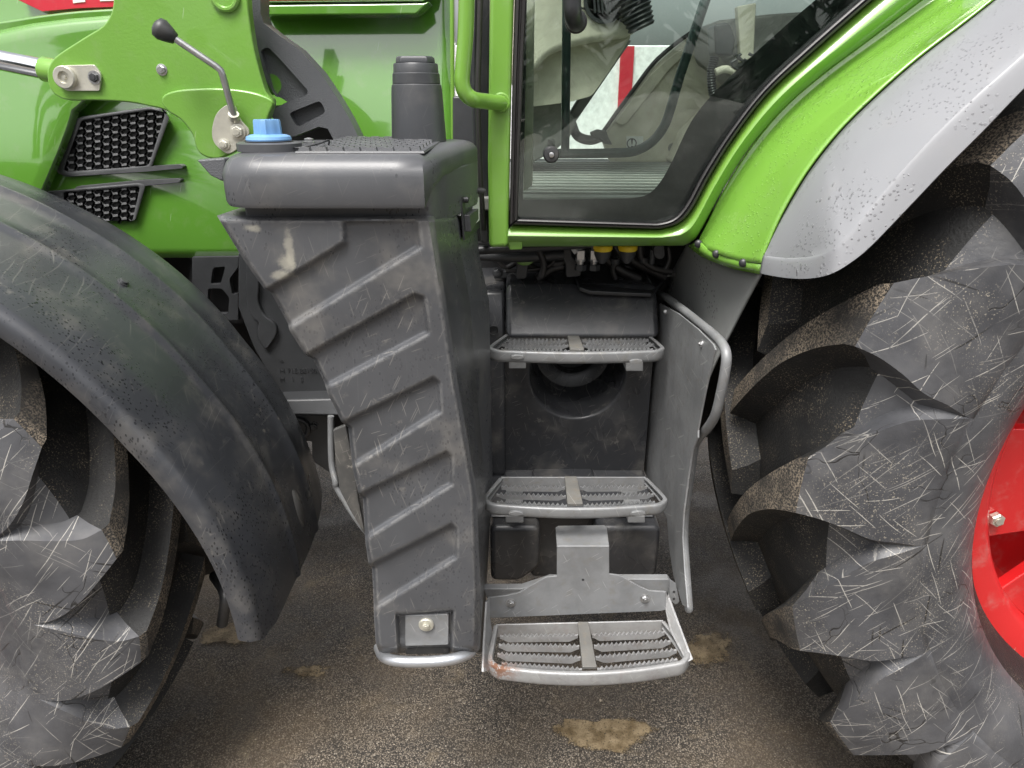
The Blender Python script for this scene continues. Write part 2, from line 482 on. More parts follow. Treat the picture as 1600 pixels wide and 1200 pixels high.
def grid(rows, closed=False, cap=False):
    n = len(rows[0]); v = [p for r in rows for p in r]; f = []
    for i in range(len(rows) - 1):
        for j in range(n if closed else n - 1):
            a, b = i * n + j, i * n + (j + 1) % n
            f.append((a, b, b + n, a + n))
    if cap:
        f.append(tuple(range(n))); f.append(tuple(range(len(v) - 1, len(v) - n - 1, -1)))
    return v, f

def tube_geo(path, r, seg=12):
    path = [Vector(p) for p in path]
    rows = []; nrm = None
    for i, p in enumerate(path):
        t = (path[min(i + 1, len(path) - 1)] - path[max(i - 1, 0)]).normalized()
        if nrm is None:
            nrm = t.orthogonal().normalized()
        nrm = (nrm - t * nrm.dot(t)).normalized()
        b = t.cross(nrm)
        rr = r[i] if isinstance(r, (list, tuple)) else r
        rows.append([p + (nrm * math.cos(a) + b * math.sin(a)) * rr for a in [2 * math.pi * k / seg for k in range(seg)]])
    return grid(rows, True, True)

def tube(name, path, r, mat, parent=TR, seg=12, n=6, smooth_path=True, **kw):
    pts = sm(path, n) if smooth_path else path
    v, f = tube_geo(pts, r, seg)
    return obj(name, v, f, mat, parent, smooth=50, **kw)

def lathe(name, c, prof, mat, parent=TR, axis='Y', seg=28, bevel=0, rot=0, smooth=35, **kw):
    """prof: list of (distance along axis, radius)"""
    ax = {'Y': Vector((0, 1, 0)), 'Z': Vector((0, 0, 1)), 'X': Vector((1, 0, 0))}.get(axis, axis) if isinstance(axis, str) else Vector(axis).normalized()
    e1 = ax.orthogonal().normalized(); e2 = ax.cross(e1)
    c = Vector(c)
    rows = [[c + ax * d + (e1 * math.cos(a) + e2 * math.sin(a)) * r for a in [rot + 2 * math.pi * k / seg for k in range(seg)]] for d, r in prof]
    v, f = grid(rows, True, True)
    return obj(name, v, f, mat, parent, bevel=bevel, smooth=smooth, **kw)

def bolt(name, c, r, mat='bolt', parent=TR, axis='Y', hexa=True, h=None, washer=True):
    """hexagon bolt head; axis points away from the viewer"""
    ax = {'Y': Vector((0, 1, 0)), 'Z': Vector((0, 0, -1)), 'X': Vector((1, 0, 0))}[axis] if isinstance(axis, str) else Vector(axis).normalized()
    h = h or r * .7
    e1 = ax.orthogonal().normalized(); e2 = ax.cross(e1); c = Vector(c)
    V, Fc = [], []
    def ring(rows):
        v, f = grid(rows, True, True); k = len(V); V.extend(v); Fc.extend([tuple(i + k for i in q) for q in f])
    def circ(d, rr, n, ro=0):
        return [c + ax * d + (e1 * math.cos(ro + 2 * math.pi * k / n) + e2 * math.sin(ro + 2 * math.pi * k / n)) * rr for k in range(n)]
    if washer:
        ring([circ(.001, r * 1.35, 20), circ(-h * .22, r * 1.35, 20), circ(-h * .25, r * 1.28, 20)])
    n = 6 if hexa else 18
    ring([circ(-h * .2, r, n, .3), circ(-h * .95, r, n, .3), circ(-h * 1.1, r * .85, n, .3)])
    if hexa:
        ring([circ(-h * 1.05, r * .5, 14), circ(-h * 1.28, r * .47, 14)])
    return obj(name, V, Fc, mat, parent, smooth=30)

def cut(o, cutters):
    for c in cutters:
        b = o.modifiers.new('cut', 'BOOLEAN'); b.object = c; b.operation = 'DIFFERENCE'; b.solver = 'EXACT'
    # keep the booleans ahead of the bevel
    names = [m.name for m in o.modifiers if m.type == 'BOOLEAN']
    for k, nm in enumerate(names):
        o.modifiers.move(o.modifiers.find(nm), k)
    bev = [m for m in o.modifiers if m.type != 'BOOLEAN']
    for m in bev: m.show_viewport = False
    dg = bpy.context.evaluated_depsgraph_get(); dg.update()
    me = bpy.data.meshes.new_from_object(o.evaluated_get(dg))
    for m in bev: m.show_viewport = True
    for m in [m for m in o.modifiers if m.type == 'BOOLEAN']:
        o.modifiers.remove(m)
    me.shade_smooth(); me.set_sharp_from_angle(angle=rad(35))
    o.data = me
    for c in cutters:
        bpy.data.objects.remove(c)
    return o

def cutter(pts, Y, th):
    fr = [P(p[0], p[1], Y) for p in pts]
    v, f = prism(fr, [q + Vector((0, th, 0)) for q in fr])
    return obj('cutter', v, f, 'dark', None, smooth=0)

def interp(tab, x):
    if x <= tab[0][0]: return tab[0][1]
    for (a, b), (c, d) in zip(tab, tab[1:]):
        if x <= c:
            return b + (d - b) * (x - a) / (c - a)
    return tab[-1][1]

def sd_poly(p, poly):
    """signed distance (px) to polygon, negative inside"""
    x, y = p; d = 1e9; inside = False; n = len(poly)
    for i in range(n):
        ax, ay = poly[i]; bx, by = poly[(i + 1) % n]
        ex, ey = bx - ax, by - ay; wx, wy = x - ax, y - ay
        t = max(0, min(1, (wx * ex + wy * ey) / (ex * ex + ey * ey + 1e-9)))
        d = min(d, (wx - ex * t) ** 2 + (wy - ey * t) ** 2)
        if (ay > y) != (by > y) and x < (bx - ax) * (y - ay) / (by - ay) + ax:
            inside = not inside
    return -math.sqrt(d) if inside else math.sqrt(d)

def sstep(a, b, x):
    t = max(0, min(1, (x - a) / (b - a)))
    return t * t * (3 - 2 * t)
# ================================================================== ground
def ground():
    v = [(-60, -60, 0), (60, -60, 0), (60, 60, 0), (-60, 60, 0)]
    o = obj('asphalt_ground', v, [(0, 1, 2, 3)], 'asphalt', None, smooth=0)
    o['kind'] = 'structure'
ground()
def puddle(px, py, rx, ry, seed, dens=1.0):
    rnd = random.Random(seed)
    c = PZ(px, py, 0)
    ph = [rnd.uniform(0, 6.3) for _ in range(5)]
    def edge(a):
        q = 1 + .16 * math.sin(2 * a + ph[0]) + .13 * math.sin(3 * a + ph[1]) + .08 * math.sin(5 * a + ph[2]) + .06 * math.sin(9 * a + ph[3])
        return PZ(px + rx * q * math.cos(a), py + ry * q * math.sin(a), 0)
    rows, film = [], []
    for t in (1.25, 1.1, .95, .8, .6, .35, .02):
        rows.append([c + (edge(2 * math.pi * k / 72) - c) * t + Vector((0, 0, .004)) for k in range(72)])
        film += [dens * sstep(1.25, .35, t)] * 72
    v, f = grid(rows, True)
    me = bpy.data.meshes.new('puddle'); me.from_pydata([tuple(p) for p in v], [], f)
    at = me.attributes.new('film', 'FLOAT', 'POINT'); at.data.foreach_set('value', film)
    me.materials.append(M['puddle']); me.shade_smooth()
    o = bpy.data.objects.new('puddle', me); COL.objects.link(o)
    o['kind'] = 'structure'
puddle(945, 1148, 70, 33, 3, 1.0)
puddle(1105, 1015, 62, 30, 5, .55)
puddle(352, 992, 40, 24, 8, .7)
puddle(480, 1050, 40, 15, 13, .5)
def stones():
    rnd = random.Random(5)
    V, Fc = [], []
    for _ in range(1500):
        x, y = rnd.uniform(-1.3, 1.2), rnd.uniform(1.15, 4.2)
        r = rnd.uniform(.0012, .0036) * (1.8 if rnd.random() < .05 else 1)
        k = len(V)
        z = r * .3
        for (a, b, c) in ((1, 0, 0), (-1, 0, 0), (0, 1, 0), (0, -1, 0), (0, 0, 1), (0, 0, -1)):
            j = rnd.uniform(.7, 1.25)
            V.append((x + a * r * j, y + b * r * j, z + c * r * .8 * j))
        for t in ((0, 2, 4), (2, 1, 4), (1, 3, 4), (3, 0, 4), (2, 0, 5), (1, 2, 5), (3, 1, 5), (0, 3, 5)):
            Fc.append(tuple(k + i for i in t))
    g = N('pale_grit')
    o_ = g.noise(90, 2)
    m = g.bsdf(g.mix(g.ramp(o_, .35, .65), (0.10, 0.085, 0.065), (0.40, 0.34, 0.26)), .8)
    me = bpy.data.meshes.new('grit'); me.from_pydata(V, [], Fc); me.materials.append(m)
    o = bpy.data.objects.new('loose_grit', me); COL.objects.link(o)
    o['kind'] = 'stuff'; o['label'] = 'fine pale grit scattered over the wet asphalt'; o['category'] = 'grit'
stones()

# ================================================================== tyres
def tyre(prefix, cx, cz, yc, prof, nlug, path, bead, ph0, wmul=1.0):
    """prof: half profile (dy from centre toward the viewer, r); path rows: (profile s 0..1, dtheta, width top, width base, height)"""
    half = sm([Vector((a, b)) for a, b in prof], 6)          # from tread centre to the bead
    full = [Vector((-p.x, p.y)) for p in reversed(half[1:])] + half
    seg = 120
    TW = prof[3][0]
    def cl(p):
        return Vector((p.x, p.y, max(p.z, .003)))
    rows = [[cl(Vector((cx + q.y * math.cos(a), yc - q.x, cz + q.y * math.sin(a)))) for a in [2 * math.pi * k / seg for k in range(seg)]] for q in full]
    v, f = grid(rows, True)
    fmt = []
    for i in range(len(full) - 1):
        fmt += [1 if abs(full[i].x + full[i + 1].x) / 2 < TW else 0] * seg
    ty = obj(prefix + '_tyre', v, f, 'rub', TR, smooth=60, mats=['rub', 'rubflank'], fm=fmt)
    # profile by arc length
    L = [0.0]
    for a, b in zip(half, half[1:]): L.append(L[-1] + (b - a).length)
    def at(s, side):
        d = s * L[-1]
        for i in range(len(half) - 1):
            if d <= L[i + 1] or i == len(half) - 2:
                t = (d - L[i]) / max(1e-9, L[i + 1] - L[i]); t = min(t, 1.0)
                q = half[i].lerp(half[i + 1], t)
                tg = (half[min(i + 2, len(half) - 1)] - half[max(i - 1, 0)]).normalized()
                nn = Vector((-tg.y, tg.x))
                if nn.dot(Vector((q.x * .35, q.y)) - Vector((0, half[-1].y * .9))) < 0: nn = -nn
                return q, nn
    ci_ = [k for k, r in enumerate(path) if len(r) > 6][0]           # shoulder corner row
    T = [Vector((p[0], p[1], p[2])) for p in path]; W = [Vector((p[3], p[4], p[5])) for p in path]
    A = sm(T[:ci_ + 1], 4) + sm(T[ci_ + 1:], 4)
    B = sm(W[:ci_ + 1], 4) + sm(W[ci_ + 1:], 4)
    NC = ci_ * 4 + 1
    def lug_mesh(side):
        rows = []
        for a, b in zip(A, B):
            tx, trd, s = a; th, wt, wb = b
            q, nn = at(max(s, 0), side)
            if s < 0: q = Vector((s * L[-1], q.y))
            q = q - nn * .012
            top = Vector((tx, trd))
            mid = q.lerp(top, .52)
            base = []
            for (off, pp) in ((-wb / 2, q), (-wt / 2 - (wb - wt) * .16, mid), (-wt / 2, top), (-wt / 6, top), (wt / 6, top), (wt / 2, top), (wt / 2 + (wb - wt) * .16, mid), (wb / 2, q)):
                ang = th + off / pp.y
                base.append(Vector((pp.y * math.cos(ang), -pp.x * side, pp.y * math.sin(ang))))
            rows.append(base)
        v, f = grid(rows, False)
        n = 8
        f.append(tuple(range(n))); f.append(tuple(range(len(v) - 1, len(v) - n - 1, -1)))
        fm = []
        for i in range(len(rows) - 1):
            for j in range(n - 1):
                fm.append((1 if 1 < j < 5 else 2) if i < NC else 0)
        fm += [2, 0]
        me = bpy.data.meshes.new('lug')
        me.from_pydata([tuple(p) for p in v], [], f)
        for m_ in ('rub', 'sand', 'rubflank'): me.materials.append(M[m_])
        me.polygons.foreach_set('material_index', fm)
        bm = bmesh.new(); bm.from_mesh(me); bmesh.ops.recalc_face_normals(bm, faces=bm.faces); bm.to_mesh(me); bm.free()
        me.shade_smooth(); me.set_sharp_from_angle(angle=rad(28))
        return me
    for side, dph in ((1, 0), (-1, math.pi / nlug)):
        me = lug_mesh(side)
        for k in range(nlug):
            a = ph0 + dph + 2 * math.pi * k / nlug
            cz_low = cz + prof[0][1] * math.sin(a)
            if math.sin(a) < -.93: continue            # flattened into the ground at the contact patch
            o = bpy.data.objects.new('lug', me)
            link(o, ty)
            o.matrix_local = Matrix.Translation((cx, yc, cz)) @ Matrix.Rotation(-a, 4, 'Y')
    return ty

RC = (1.54, .99); RYC = 1.44
RP = [(0, .985), (.12, .982), (.21, .968), (.27, .93), (.312, .87), (.335, .80), (.325, .72), (.28, .655), (.20, .612), (.14, .60)]
# path rows: s, dtheta, top width, base width, height
# lug rows: top (dy, r), carcass s below it, dtheta, top width, base width; the marked row is the shoulder corner
RPATH = [(-.03, 1.047, -.04, .30, .060, .115), (.05, 1.047, .07, .215, .062, .12), (.14, 1.043, .19, .12, .066, .125), (.22, 1.034, .28, .05, .084, .145), (.285, 1.022, .345, .0, .112, .185, 'corner'),
         (.300, 1.010, .36, -.008, .118, .19), (.318, .975, .405, -.025, .15, .235), (.333, .93, .45, -.04, .195, .28), (.342, .885, .50, -.05, .24, .315), (.345, .84, .55, -.055, .25, .325), (.341, .79, .60, -.055, .26, .32), (.322, .75, .64, -.055, .25, .31)]
rear_tyre = tyre('rear', RC[0], RC[1], RYC, RP, 19, RPATH, None, rad(177.7))
FC = (-1.54, .72); FYC = 1.43
FP = [(0, .735), (.10, .732), (.17, .72), (.22, .69), (.262, .635), (.280, .58), (.272, .51), (.235, .44), (.15, .40)]
FPATH = [(-.03, .787, -.04, .36, .050, .09), (.04, .787, .06, .27, .05, .095), (.11, .784, .17, .17, .052, .10), (.175, .778, .27, .07, .058, .11), (.232, .770, .345, 0, .066, .125, 'corner'),
         (.245, .760, .36, -.008, .070, .13), (.262, .725, .41, -.03, .095, .17), (.276, .68, .47, -.045, .145, .22), (.286, .635, .53, -.05, .185, .25), (.288, .59, .58, -.05, .20, .255), (.281, .54, .63, -.05, .20, .25), (.260, .50, .67, -.05, .19, .24)]
front_tyre = tyre('front', FC[0], FC[1], FYC, FP, 18, FPATH, None, rad(32.5))

# raised lettering panel on the rear tyre's side
def tyre_badge(parent):
    pts = fillet([(1462, 1168), (1500, 1128), (1568, 1140), (1600, 1205), (1480, 1212)], 22, 5)
    plate('sidewall_badge', pts, 1.118, .03, 'rub', parent, bevel=.004)
tyre_badge(rear_tyre)

# rear rim
def rear_rim():
    cx, cz = RC
    prof = [(1.30, .575), (1.262, .600), (1.258, .622), (1.266, .632), (1.285, .630), (1.285, .612), (1.262, .598)]
    # y, r of the rim: flange, then the dished band and the disc
    prof = [(1.330, .600), (1.292, .612), (1.283, .630), (1.272, .632), (1.266, .624), (1.268, .600), (1.272, .560), (1.285, .545), (1.345, .530), (1.42, .522), (1.44, .50), (1.44, .10)]
    seg = 96
    rows = [[Vector((cx + r * math.cos(a), y, cz + r * math.sin(a))) for a in [2 * math.pi * k / seg for k in range(seg)]] for y, r in prof]
    v, f = grid(rows, True)
    f.append(tuple(range(len(v) - 1, len(v) - seg - 1, -1)))
    rim = obj('rear_rim', v, f, 'red', TR, smooth=40)
    # wheel disc lugs: flat lugged wedges between the rim band and the disc
    for k in range(8):
        a0 = rad(180 + 6 + k * 45)
        pts = []
        for (r, da) in ((.552, -14), (.552, 14), (.36, 19), (.25, 0), (.36, -19)):
            a = a0 + rad(da); pts.append(Vector((cx + r * math.cos(a), 1.318, cz + r * math.sin(a))))
        pts = fillet(pts, .02, 3)
        vv, ff = prism(pts, [p + Vector((0, .03, 0)) for p in pts])
        obj('disc_segment', vv, ff, 'red', rim, bevel=.004)
        c = Vector((cx + .515 * math.cos(a0 + rad(9)), 1.318, cz + .515 * math.sin(a0 + rad(9))))
        bolt('rim_bolt', c, .016, 'zinc', rim, h=.016, washer=False)
    return rim
rear_rim()
def front_rim():
    cx, cz = FC
    prof = [(1.33, .395), (1.285, .400), (1.275, .410), (1.266, .408), (1.270, .385), (1.30, .37), (1.38, .36), (1.40, .34), (1.40, .08)]
    seg = 72
    rows = [[Vector((cx + r * math.cos(a), y, cz + r * math.sin(a))) for a in [2 * math.pi * k / seg for k in range(seg)]] for y, r in prof]
    v, f = grid(rows, True)
    f.append(tuple(range(len(v) - 1, len(v) - seg - 1, -1)))
    obj('front_rim', v, f, 'red', TR, smooth=40)
front_rim()

# ================================================================== front fender
def front_fender():
    cx, cz = -1.42, .70
    # cross-section: (Y, radius offset)
    cs = [(1.150, -.030), (1.146, -.012), (1.150, .000), (1.158, .008), (1.17, .011), (1.20, .013), (1.225, .019), (1.25, .020), (1.30, .020), (1.36, .020), (1.378, .021), (1.385, .0255), (1.394, .026), (1.402, .0215), (1.43, .021),
          (1.50, .021), (1.548, .021), (1.556, .0255), (1.564, .026), (1.572, .0215), (1.62, .020), (1.665, .014), (1.70, 0.0), (1.71, -.02), (1.706, -.04)]
    rows = []
    a1, a0 = 118, -3
    n = 90
    for i in range(n + 1):
        th = a1 + (a0 - a1) * i / n
        R0 = interp([(-3, .895), (10, .885), (30, .862), (60, .862), (90, .868), (118, .875)], th)
        row = []
        for (y, dr) in cs:
            t2 = th
            r = R0 + dr
            # end cut: inner side a little higher, near corner rounded
            lift = sstep(-3 + 14, -3, th) * (4.0 * sstep(1.5, 1.71, y) + 1.0 * sstep(1.18, 1.146, y))
            a = rad(t2 + lift)
            row.append(Vector((cx + r * math.cos(a), y, cz + r * math.sin(a))))
        rows.append(row)
    inner = [[Vector((cx + (p.x - cx) * .993, p.y + (.003 if j < 4 else 0) - (.003 if j > len(cs) - 4 else 0), cz + (p.z - cz) * .993)) for j, p in enumerate(r)] for r in rows]
    v, f = grid(rows); v2, f2 = grid(inner); k = len(v)
    v = v + v2; f = f + [tuple(i + k for i in reversed(q)) for q in f2]
    nc = len(cs)
    for i in range(n):
        f.append((i * nc, (i + 1) * nc, (i + 1) * nc + k, i * nc + k)); f.append((i * nc + nc - 1, i * nc + nc - 1 + k, (i + 1) * nc + nc - 1 + k, (i + 1) * nc + nc - 1))
    for j in range(nc - 1):
        b = n * nc; f.append((b + j, b + j + k, b + j + 1 + k, b + j + 1)); f.append((j, j + 1, j + 1 + k, j + k))
    fe = obj('front_fender', v, f, 'fender', TR, smooth=40)
    # fixing screw
    a = rad(46.5); c = Vector((cx + .884 * math.cos(a), 1.455, cz + .884 * math.sin(a)))
    bolt('fender_screw', c, .0085, 'frame', fe, axis=-Vector((math.cos(a), 0, math.sin(a))), hexa=False)
    # scraped side marker lens near the lower end
    V, Fc = [], []
    rr = []
    for i in range(11):
        th = rad(1 + i * .75)
        w_ = .022 * math.sqrt(max(0.02, 1 - ((i - 5) / 5.6) ** 2))
        rw = []
        for j in range(9):
            b = math.pi * j / 8
            r = .905 + .016 * math.sin(b) * math.sqrt(max(.02, 1 - ((i - 5) / 5.6) ** 2)) - .004
            rw.append(Vector((cx + r * math.cos(th), 1.475 + w_ * math.cos(b), cz + r * math.sin(th))))
        rr.append(rw)
    v, f = grid(rr)
    obj('side_marker', v, f, 'lens', fe, smooth=60, label='scraped dull side marker lens')
    # stay under the fender
    tube('fender_stay', [P(335, 900, 1.55), P(352, 930, 1.45), P(347, 975, 1.45)], .014, 'black', fe)
    return fe
front_fender()

# ================================================================== rear fender
def curve(pts, Y0, Y1=None, n=8):
    """pixel curve at depth Y0 (start) .. Y1 (end)"""
    q = sm([Vector((a, b)) for a, b in pts], n)
    Y1 = Y0 if Y1 is None else Y1
    m = len(q) - 1
    return [P(p.x, p.y, Y0 + (Y1 - Y0) * i / m) for i, p in enumerate(q)]
def resample(c, n):
    L = [0]
    for a, b in zip(c, c[1:]): L.append(L[-1] + (b - a).length)
    out = []
    for i in range(n):
        d = L[-1] * i / (n - 1)
        k = 0
        while k < len(c) - 2 and L[k + 1] < d: k += 1
        out.append(c[k].lerp(c[k + 1], (d - L[k]) / max(1e-9, L[k + 1] - L[k])))
    return out
def sheet(name, curves, mat, parent=TR, th=.004, n=60, sub=5, smooth=40, sharp=None):
    cs = [resample(c, n) for c in curves]
    rows = []
    for i in range(n):
        pts = [c[i] for c in cs]
        rows.append(sm(pts, sub) if sub > 1 else pts)
    v, f = grid(rows)
    o = obj(name, v, f, mat, parent, smooth=smooth)
    s = o.modifiers.new('thick', 'SOLIDIFY'); s.thickness = th; s.offset = 0
    return o
gap   = [(1092, 376), (1108, 345), (1132, 296), (1172, 232), (1225, 168), (1290, 112), (1360, 60), (1442, -2), (1520, -55)]
gr1   = [(1092, 384), (1118, 345), (1145, 298), (1186, 238), (1240, 176), (1305, 120), (1376, 68), (1460, 8), (1540, -45)]
gr2   = [(1110, 392), (1137, 352), (1166, 304), (1206, 246), (1258, 184), (1322, 128), (1392, 76), (1478, 16), (1560, -40)]
gr3   = [(1150, 406), (1172, 362), (1200, 312), (1238, 252), (1290, 190), (1350, 134), (1420, 82), (1500, 28), (1580, -30)]
bound = [(1190, 412), (1200, 384), (1224, 330), (1262, 266), (1312, 203), (1370, 146), (1434, 90), (1512, 30), (1600, -40)]
rf = sheet('rear_fender', [curve(gap, 1.60), curve(gr1, 1.585), curve(gr2, 1.52), curve(gr3, 1.44), curve(bound, 1.37)], 'green_wet', th=.005, sub=6)
# front lip of the green fender, carrying the rivets
lipT = [(1092, 376), (1110, 392), (1150, 406), (1190, 413)]
lipB = [(1076, 384), (1100, 402), (1145, 419), (1187, 428)]
def Ylip(x): return interp([(1076, 1.60), (1110, 1.52), (1150, 1.44), (1190, 1.37)], x)
lt = [P(a, b, Ylip(a)) for a, b in sm([Vector(p) for p in lipT], 5)]
lb = [P(a, b, Ylip(a) + .004) for a, b in sm([Vector(p) for p in lipB], 5)]
sheet('fender_lip', [lt, lb], 'green_wet', rf, th=.004, n=16, sub=1)
for (a, b) in ((1091, 378), (1119, 394), (1161, 408)):
    c = P(a, b + 3, Ylip(a) - .006)
    lathe('rivet', c, [(.006, .0085), (-.001, .0085), (-.004, .006), (-.0052, .002)], 'black', rf, axis=(.35, .9, -.1), seg=16)
# grey widening: broad top skin and a turned-down lip that runs round its rounded front corner
gb2 = [(1193, 399), (1199, 388), (1206, 372), (1227, 331), (1265, 268), (1315, 205), (1373, 148), (1437, 92), (1515, 32), (1603, -38)]
gcr = [(1193, 399, 1.362), (1215, 402, 1.31), (1240, 403, 1.25), (1266, 401, 1.19), (1288, 395, 1.145), (1306, 384, 1.122), (1325, 366, 1.115), (1350, 336, 1.112), (1398, 280, 1.11), (1452, 220, 1.11), (1514, 160, 1.11), (1584, 97, 1.11), (1662, 27, 1.11), (1762, -48, 1.11)]
gou = [(1187, 427, 1.360), (1207, 431, 1.305), (1231, 434.5, 1.245), (1256, 435.5, 1.185), (1281, 433, 1.138), (1303, 426, 1.112), (1328, 411, 1.104), (1360, 385, 1.10), (1420, 323, 1.098), (1478, 262, 1.098), (1540, 200, 1.098), (1608, 130, 1.098), (1690, 60, 1.098), (1790, -15, 1.098)]
def c3(t, n=6):
    q = sm([Vector(p) for p in t], n)
    return [P(p.x, p.y, p.z) for p in q]
def extension():
    A, B, C_ = curve(gb2, 1.365, n=8), c3(gcr), c3(gou)
    n = 90
    A, B, C_ = resample(A, n), resample(B, n), resample(C_, n)
    rows = []
    for i in range(n):
        a, b, c_ = A[i], B[i], C_[i]
        out = Vector((-.3, -.2, .9)).normalized()
        w_ = (b - a).length
        row = []
        for t in [k / 12 for k in range(13)]:
            row.append(a.lerp(b, t) + out * (.055 * w_ * 4 * t * (1 - t)))
        lip = c_ - b
        for t, o in ((.06, .0015), (.14, .003), (.3, .004), (.6, .003), (.9, .001), (1, 0)):
            row.append(b + lip * t + out * o)
        row.append(c_ + Vector((.008, .010, 0)))
        rows.append(row)
    v, f = grid(rows)
    o = obj('fender_extension', v, f, 'grey_wet', rf, smooth=32)
    s = o.modifiers.new('thick', 'SOLIDIFY'); s.thickness = .005; s.offset = -1
extension()
# dark mudguard flap below the lip
fa = [P(a, b, Y) for a, b, Y in ((1074, 381, 1.72), (1100, 400, 1.62), (1145, 418, 1.50), (1190, 428, 1.40))]
fb = [P(a, b, Y) for a, b, Y in ((1046, 440, 1.93), (1068, 466, 1.80), (1108, 490, 1.63), (1152, 500, 1.47))]
fc = [P(a, b, Y) for a, b, Y in ((1030, 520, 2.0), (1044, 545, 1.88), (1080, 580, 1.70), (1112, 580, 1.52))]
fd = [P(a, b, Y) for a, b, Y in ((1024, 600, 2.05), (1040, 640, 1.93), (1062, 680, 1.75), (1082, 660, 1.57))]
sheet('mudguard_flap', [sm(fa, 6), sm(fb, 6), sm(fc, 6), sm(fd, 6)], 'shield', rf, th=.005, n=24, sub=6)

def shade_arch():  # unseen black shell added to keep sky light off the inner rear tyre
    cx, cz = RC
    rows = []
    for i in range(49):
        a = rad(162 - 154 * i / 48)
        rows.append([Vector((cx + r * math.cos(a), y, cz + r * math.sin(a))) for y, r in ((1.50, 1.095), (1.65, 1.10), (1.85, 1.10), (1.98, 1.08), (2.0, .9), (2.0, .3))])
    v, f = grid(rows)
    o = obj('shade_arch', v, f, 'dark', rf, smooth=40)
    s = o.modifiers.new('thick', 'SOLIDIFY'); s.thickness = .004
shade_arch()
lathe('rear_axle', Vector((RC[0], 1.5, RC[1])), [(0, .12), (.25, .12), (.35, .22), (1.2, .30)], 'dark', TR, seg=32)  # unseen housing, added with the arch to block light behind the tyre
# ================================================================== ribbed front tank
TL = [(337, 334), (380, 405), (413, 452), (423, 456), (450, 506), (452, 516), (477, 555), (489, 560), (507, 598), (512, 615), (534, 660), (544, 667), (550, 724), (552, 736), (560, 772), (567, 777), (570, 836), (571, 850), (576, 882), (581, 886), (584, 944), (584, 960), (587, 1005), (593, 1020)]
TRR = [(337, 676), (347, 678), (597, 714), (772, 744), (924, 749), (1012, 747), (1020, 744)]
def tl(y): return interp([(b, a) for a, b in TL], y)
def tr(y): return interp(TRR, y)
REC = [
 [(537, 346), (652, 343), (656, 386), (455, 508), (300, 600), (300, 520), (415, 455), (539, 379)],
 [(648, 460), (662, 464), (669, 520), (510, 604), (400, 660), (400, 600), (478, 556)],
 [(678, 590), (686, 597), (688, 643), (551, 728), (450, 790), (450, 705), (535, 661)],
 [(698, 706), (705, 713), (706, 756), (570, 841), (460, 905), (460, 825), (561, 773)],
 [(706, 819), (713, 826), (713, 870), (585, 950), (470, 1015), (470, 935), (577, 883)],
]
PLT = [(620, 960), (708, 954), (704, 1035), (624, 1035)]
TY = 1.15
def tank_body():
    rows = []
    ny, nx = 250, 84
    yB = interp
    rightback = [(337, 746), (400, 752), (470, 767), (740, 772), (930, 762), (1020, 757)]
    for i in range(ny + 1):
        y = 337 + (1020 - 337) * i / ny
        xl, xr = tl(y), tr(y)
        row = []
        inset = .018 * (1 - sstep(0, 9, y - 337)) + .016 * sstep(1010, 1020, y)
        # left side going back
        e = P(xl, y, TY)
        row.append(e + Vector((.03, .42, 0))); row.append(e + Vector((.004, .05, 0))); 
        for j in range(nx + 1):
            t = j / nx
            x = xl + (xr - xl) * t
            d = 0
            for R in REC:
                s = sd_poly((x, y), R)
                if s < 8: d = max(d, .0125 * sstep(3.5, -5.0, s))
            s = sd_poly((x, y), PLT)
            if s < 6: d = max(d, .020 * sstep(2.5, -2.5, s))
            # recesses fade into the right field; rounding at both edges
            ed = .014 * (1 - sstep(0, 7, x - xl)) + .012 * (1 - sstep(0, 8, xr - x))
            row.append(P(x, y, TY + d + ed + inset))
        xb = interp(rightback, y)
        a = P(xr + 2.5, y, TY + .03 + inset); b = P(xb, y, 1.56)
        for t in (0, .2, .45, .46, .48, .75, 1):
            p = a.lerp(b, t)
            if .455 < t: p = p - Vector((.004, 0, 0))
            row.append(p)
        rows.append(row)
    v, f = grid(rows, False, False)
    n = len(rows[0])
    f.append(tuple(range(n))); f.append(tuple(range(len(v) - 1, len(v) - n - 1, -1)))
    return obj('ribbed_tank', v, f, 'tank', TR, smooth=55, label='scuffed black ribbed plastic tank')
tank = tank_body()
# metal fixing plate in the lower pocket
plate('fixing_plate', fillet([(633, 962), (701, 960), (701, 1008), (633, 1010)], 3, 3), 1.161, .012, 'rail', tank, bevel=.002)
c = P(666, 976, 1.159)
lathe('plate_washer', c, [(.003, .0155), (-.002, .0155), (-.0035, .014), (-.0035, .008)], 'zinc', tank, seg=24)
bolt('plate_bolt', c + Vector((0, -.003, 0)), .0075, 'zinc', tank, hexa=True, washer=False)
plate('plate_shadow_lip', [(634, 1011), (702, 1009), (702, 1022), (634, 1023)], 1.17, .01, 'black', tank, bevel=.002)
# guard hoop under the tank
hp = [P(592, 1012, 1.22), P(600, 1026, 1.17), P(622, 1033, 1.145), P(665, 1034, 1.14), P(706, 1030, 1.145), P(732, 1021, 1.17), P(742, 1008, 1.22)]
tube('guard_hoop', hp, .0115, 'alu', tank, seg=14)

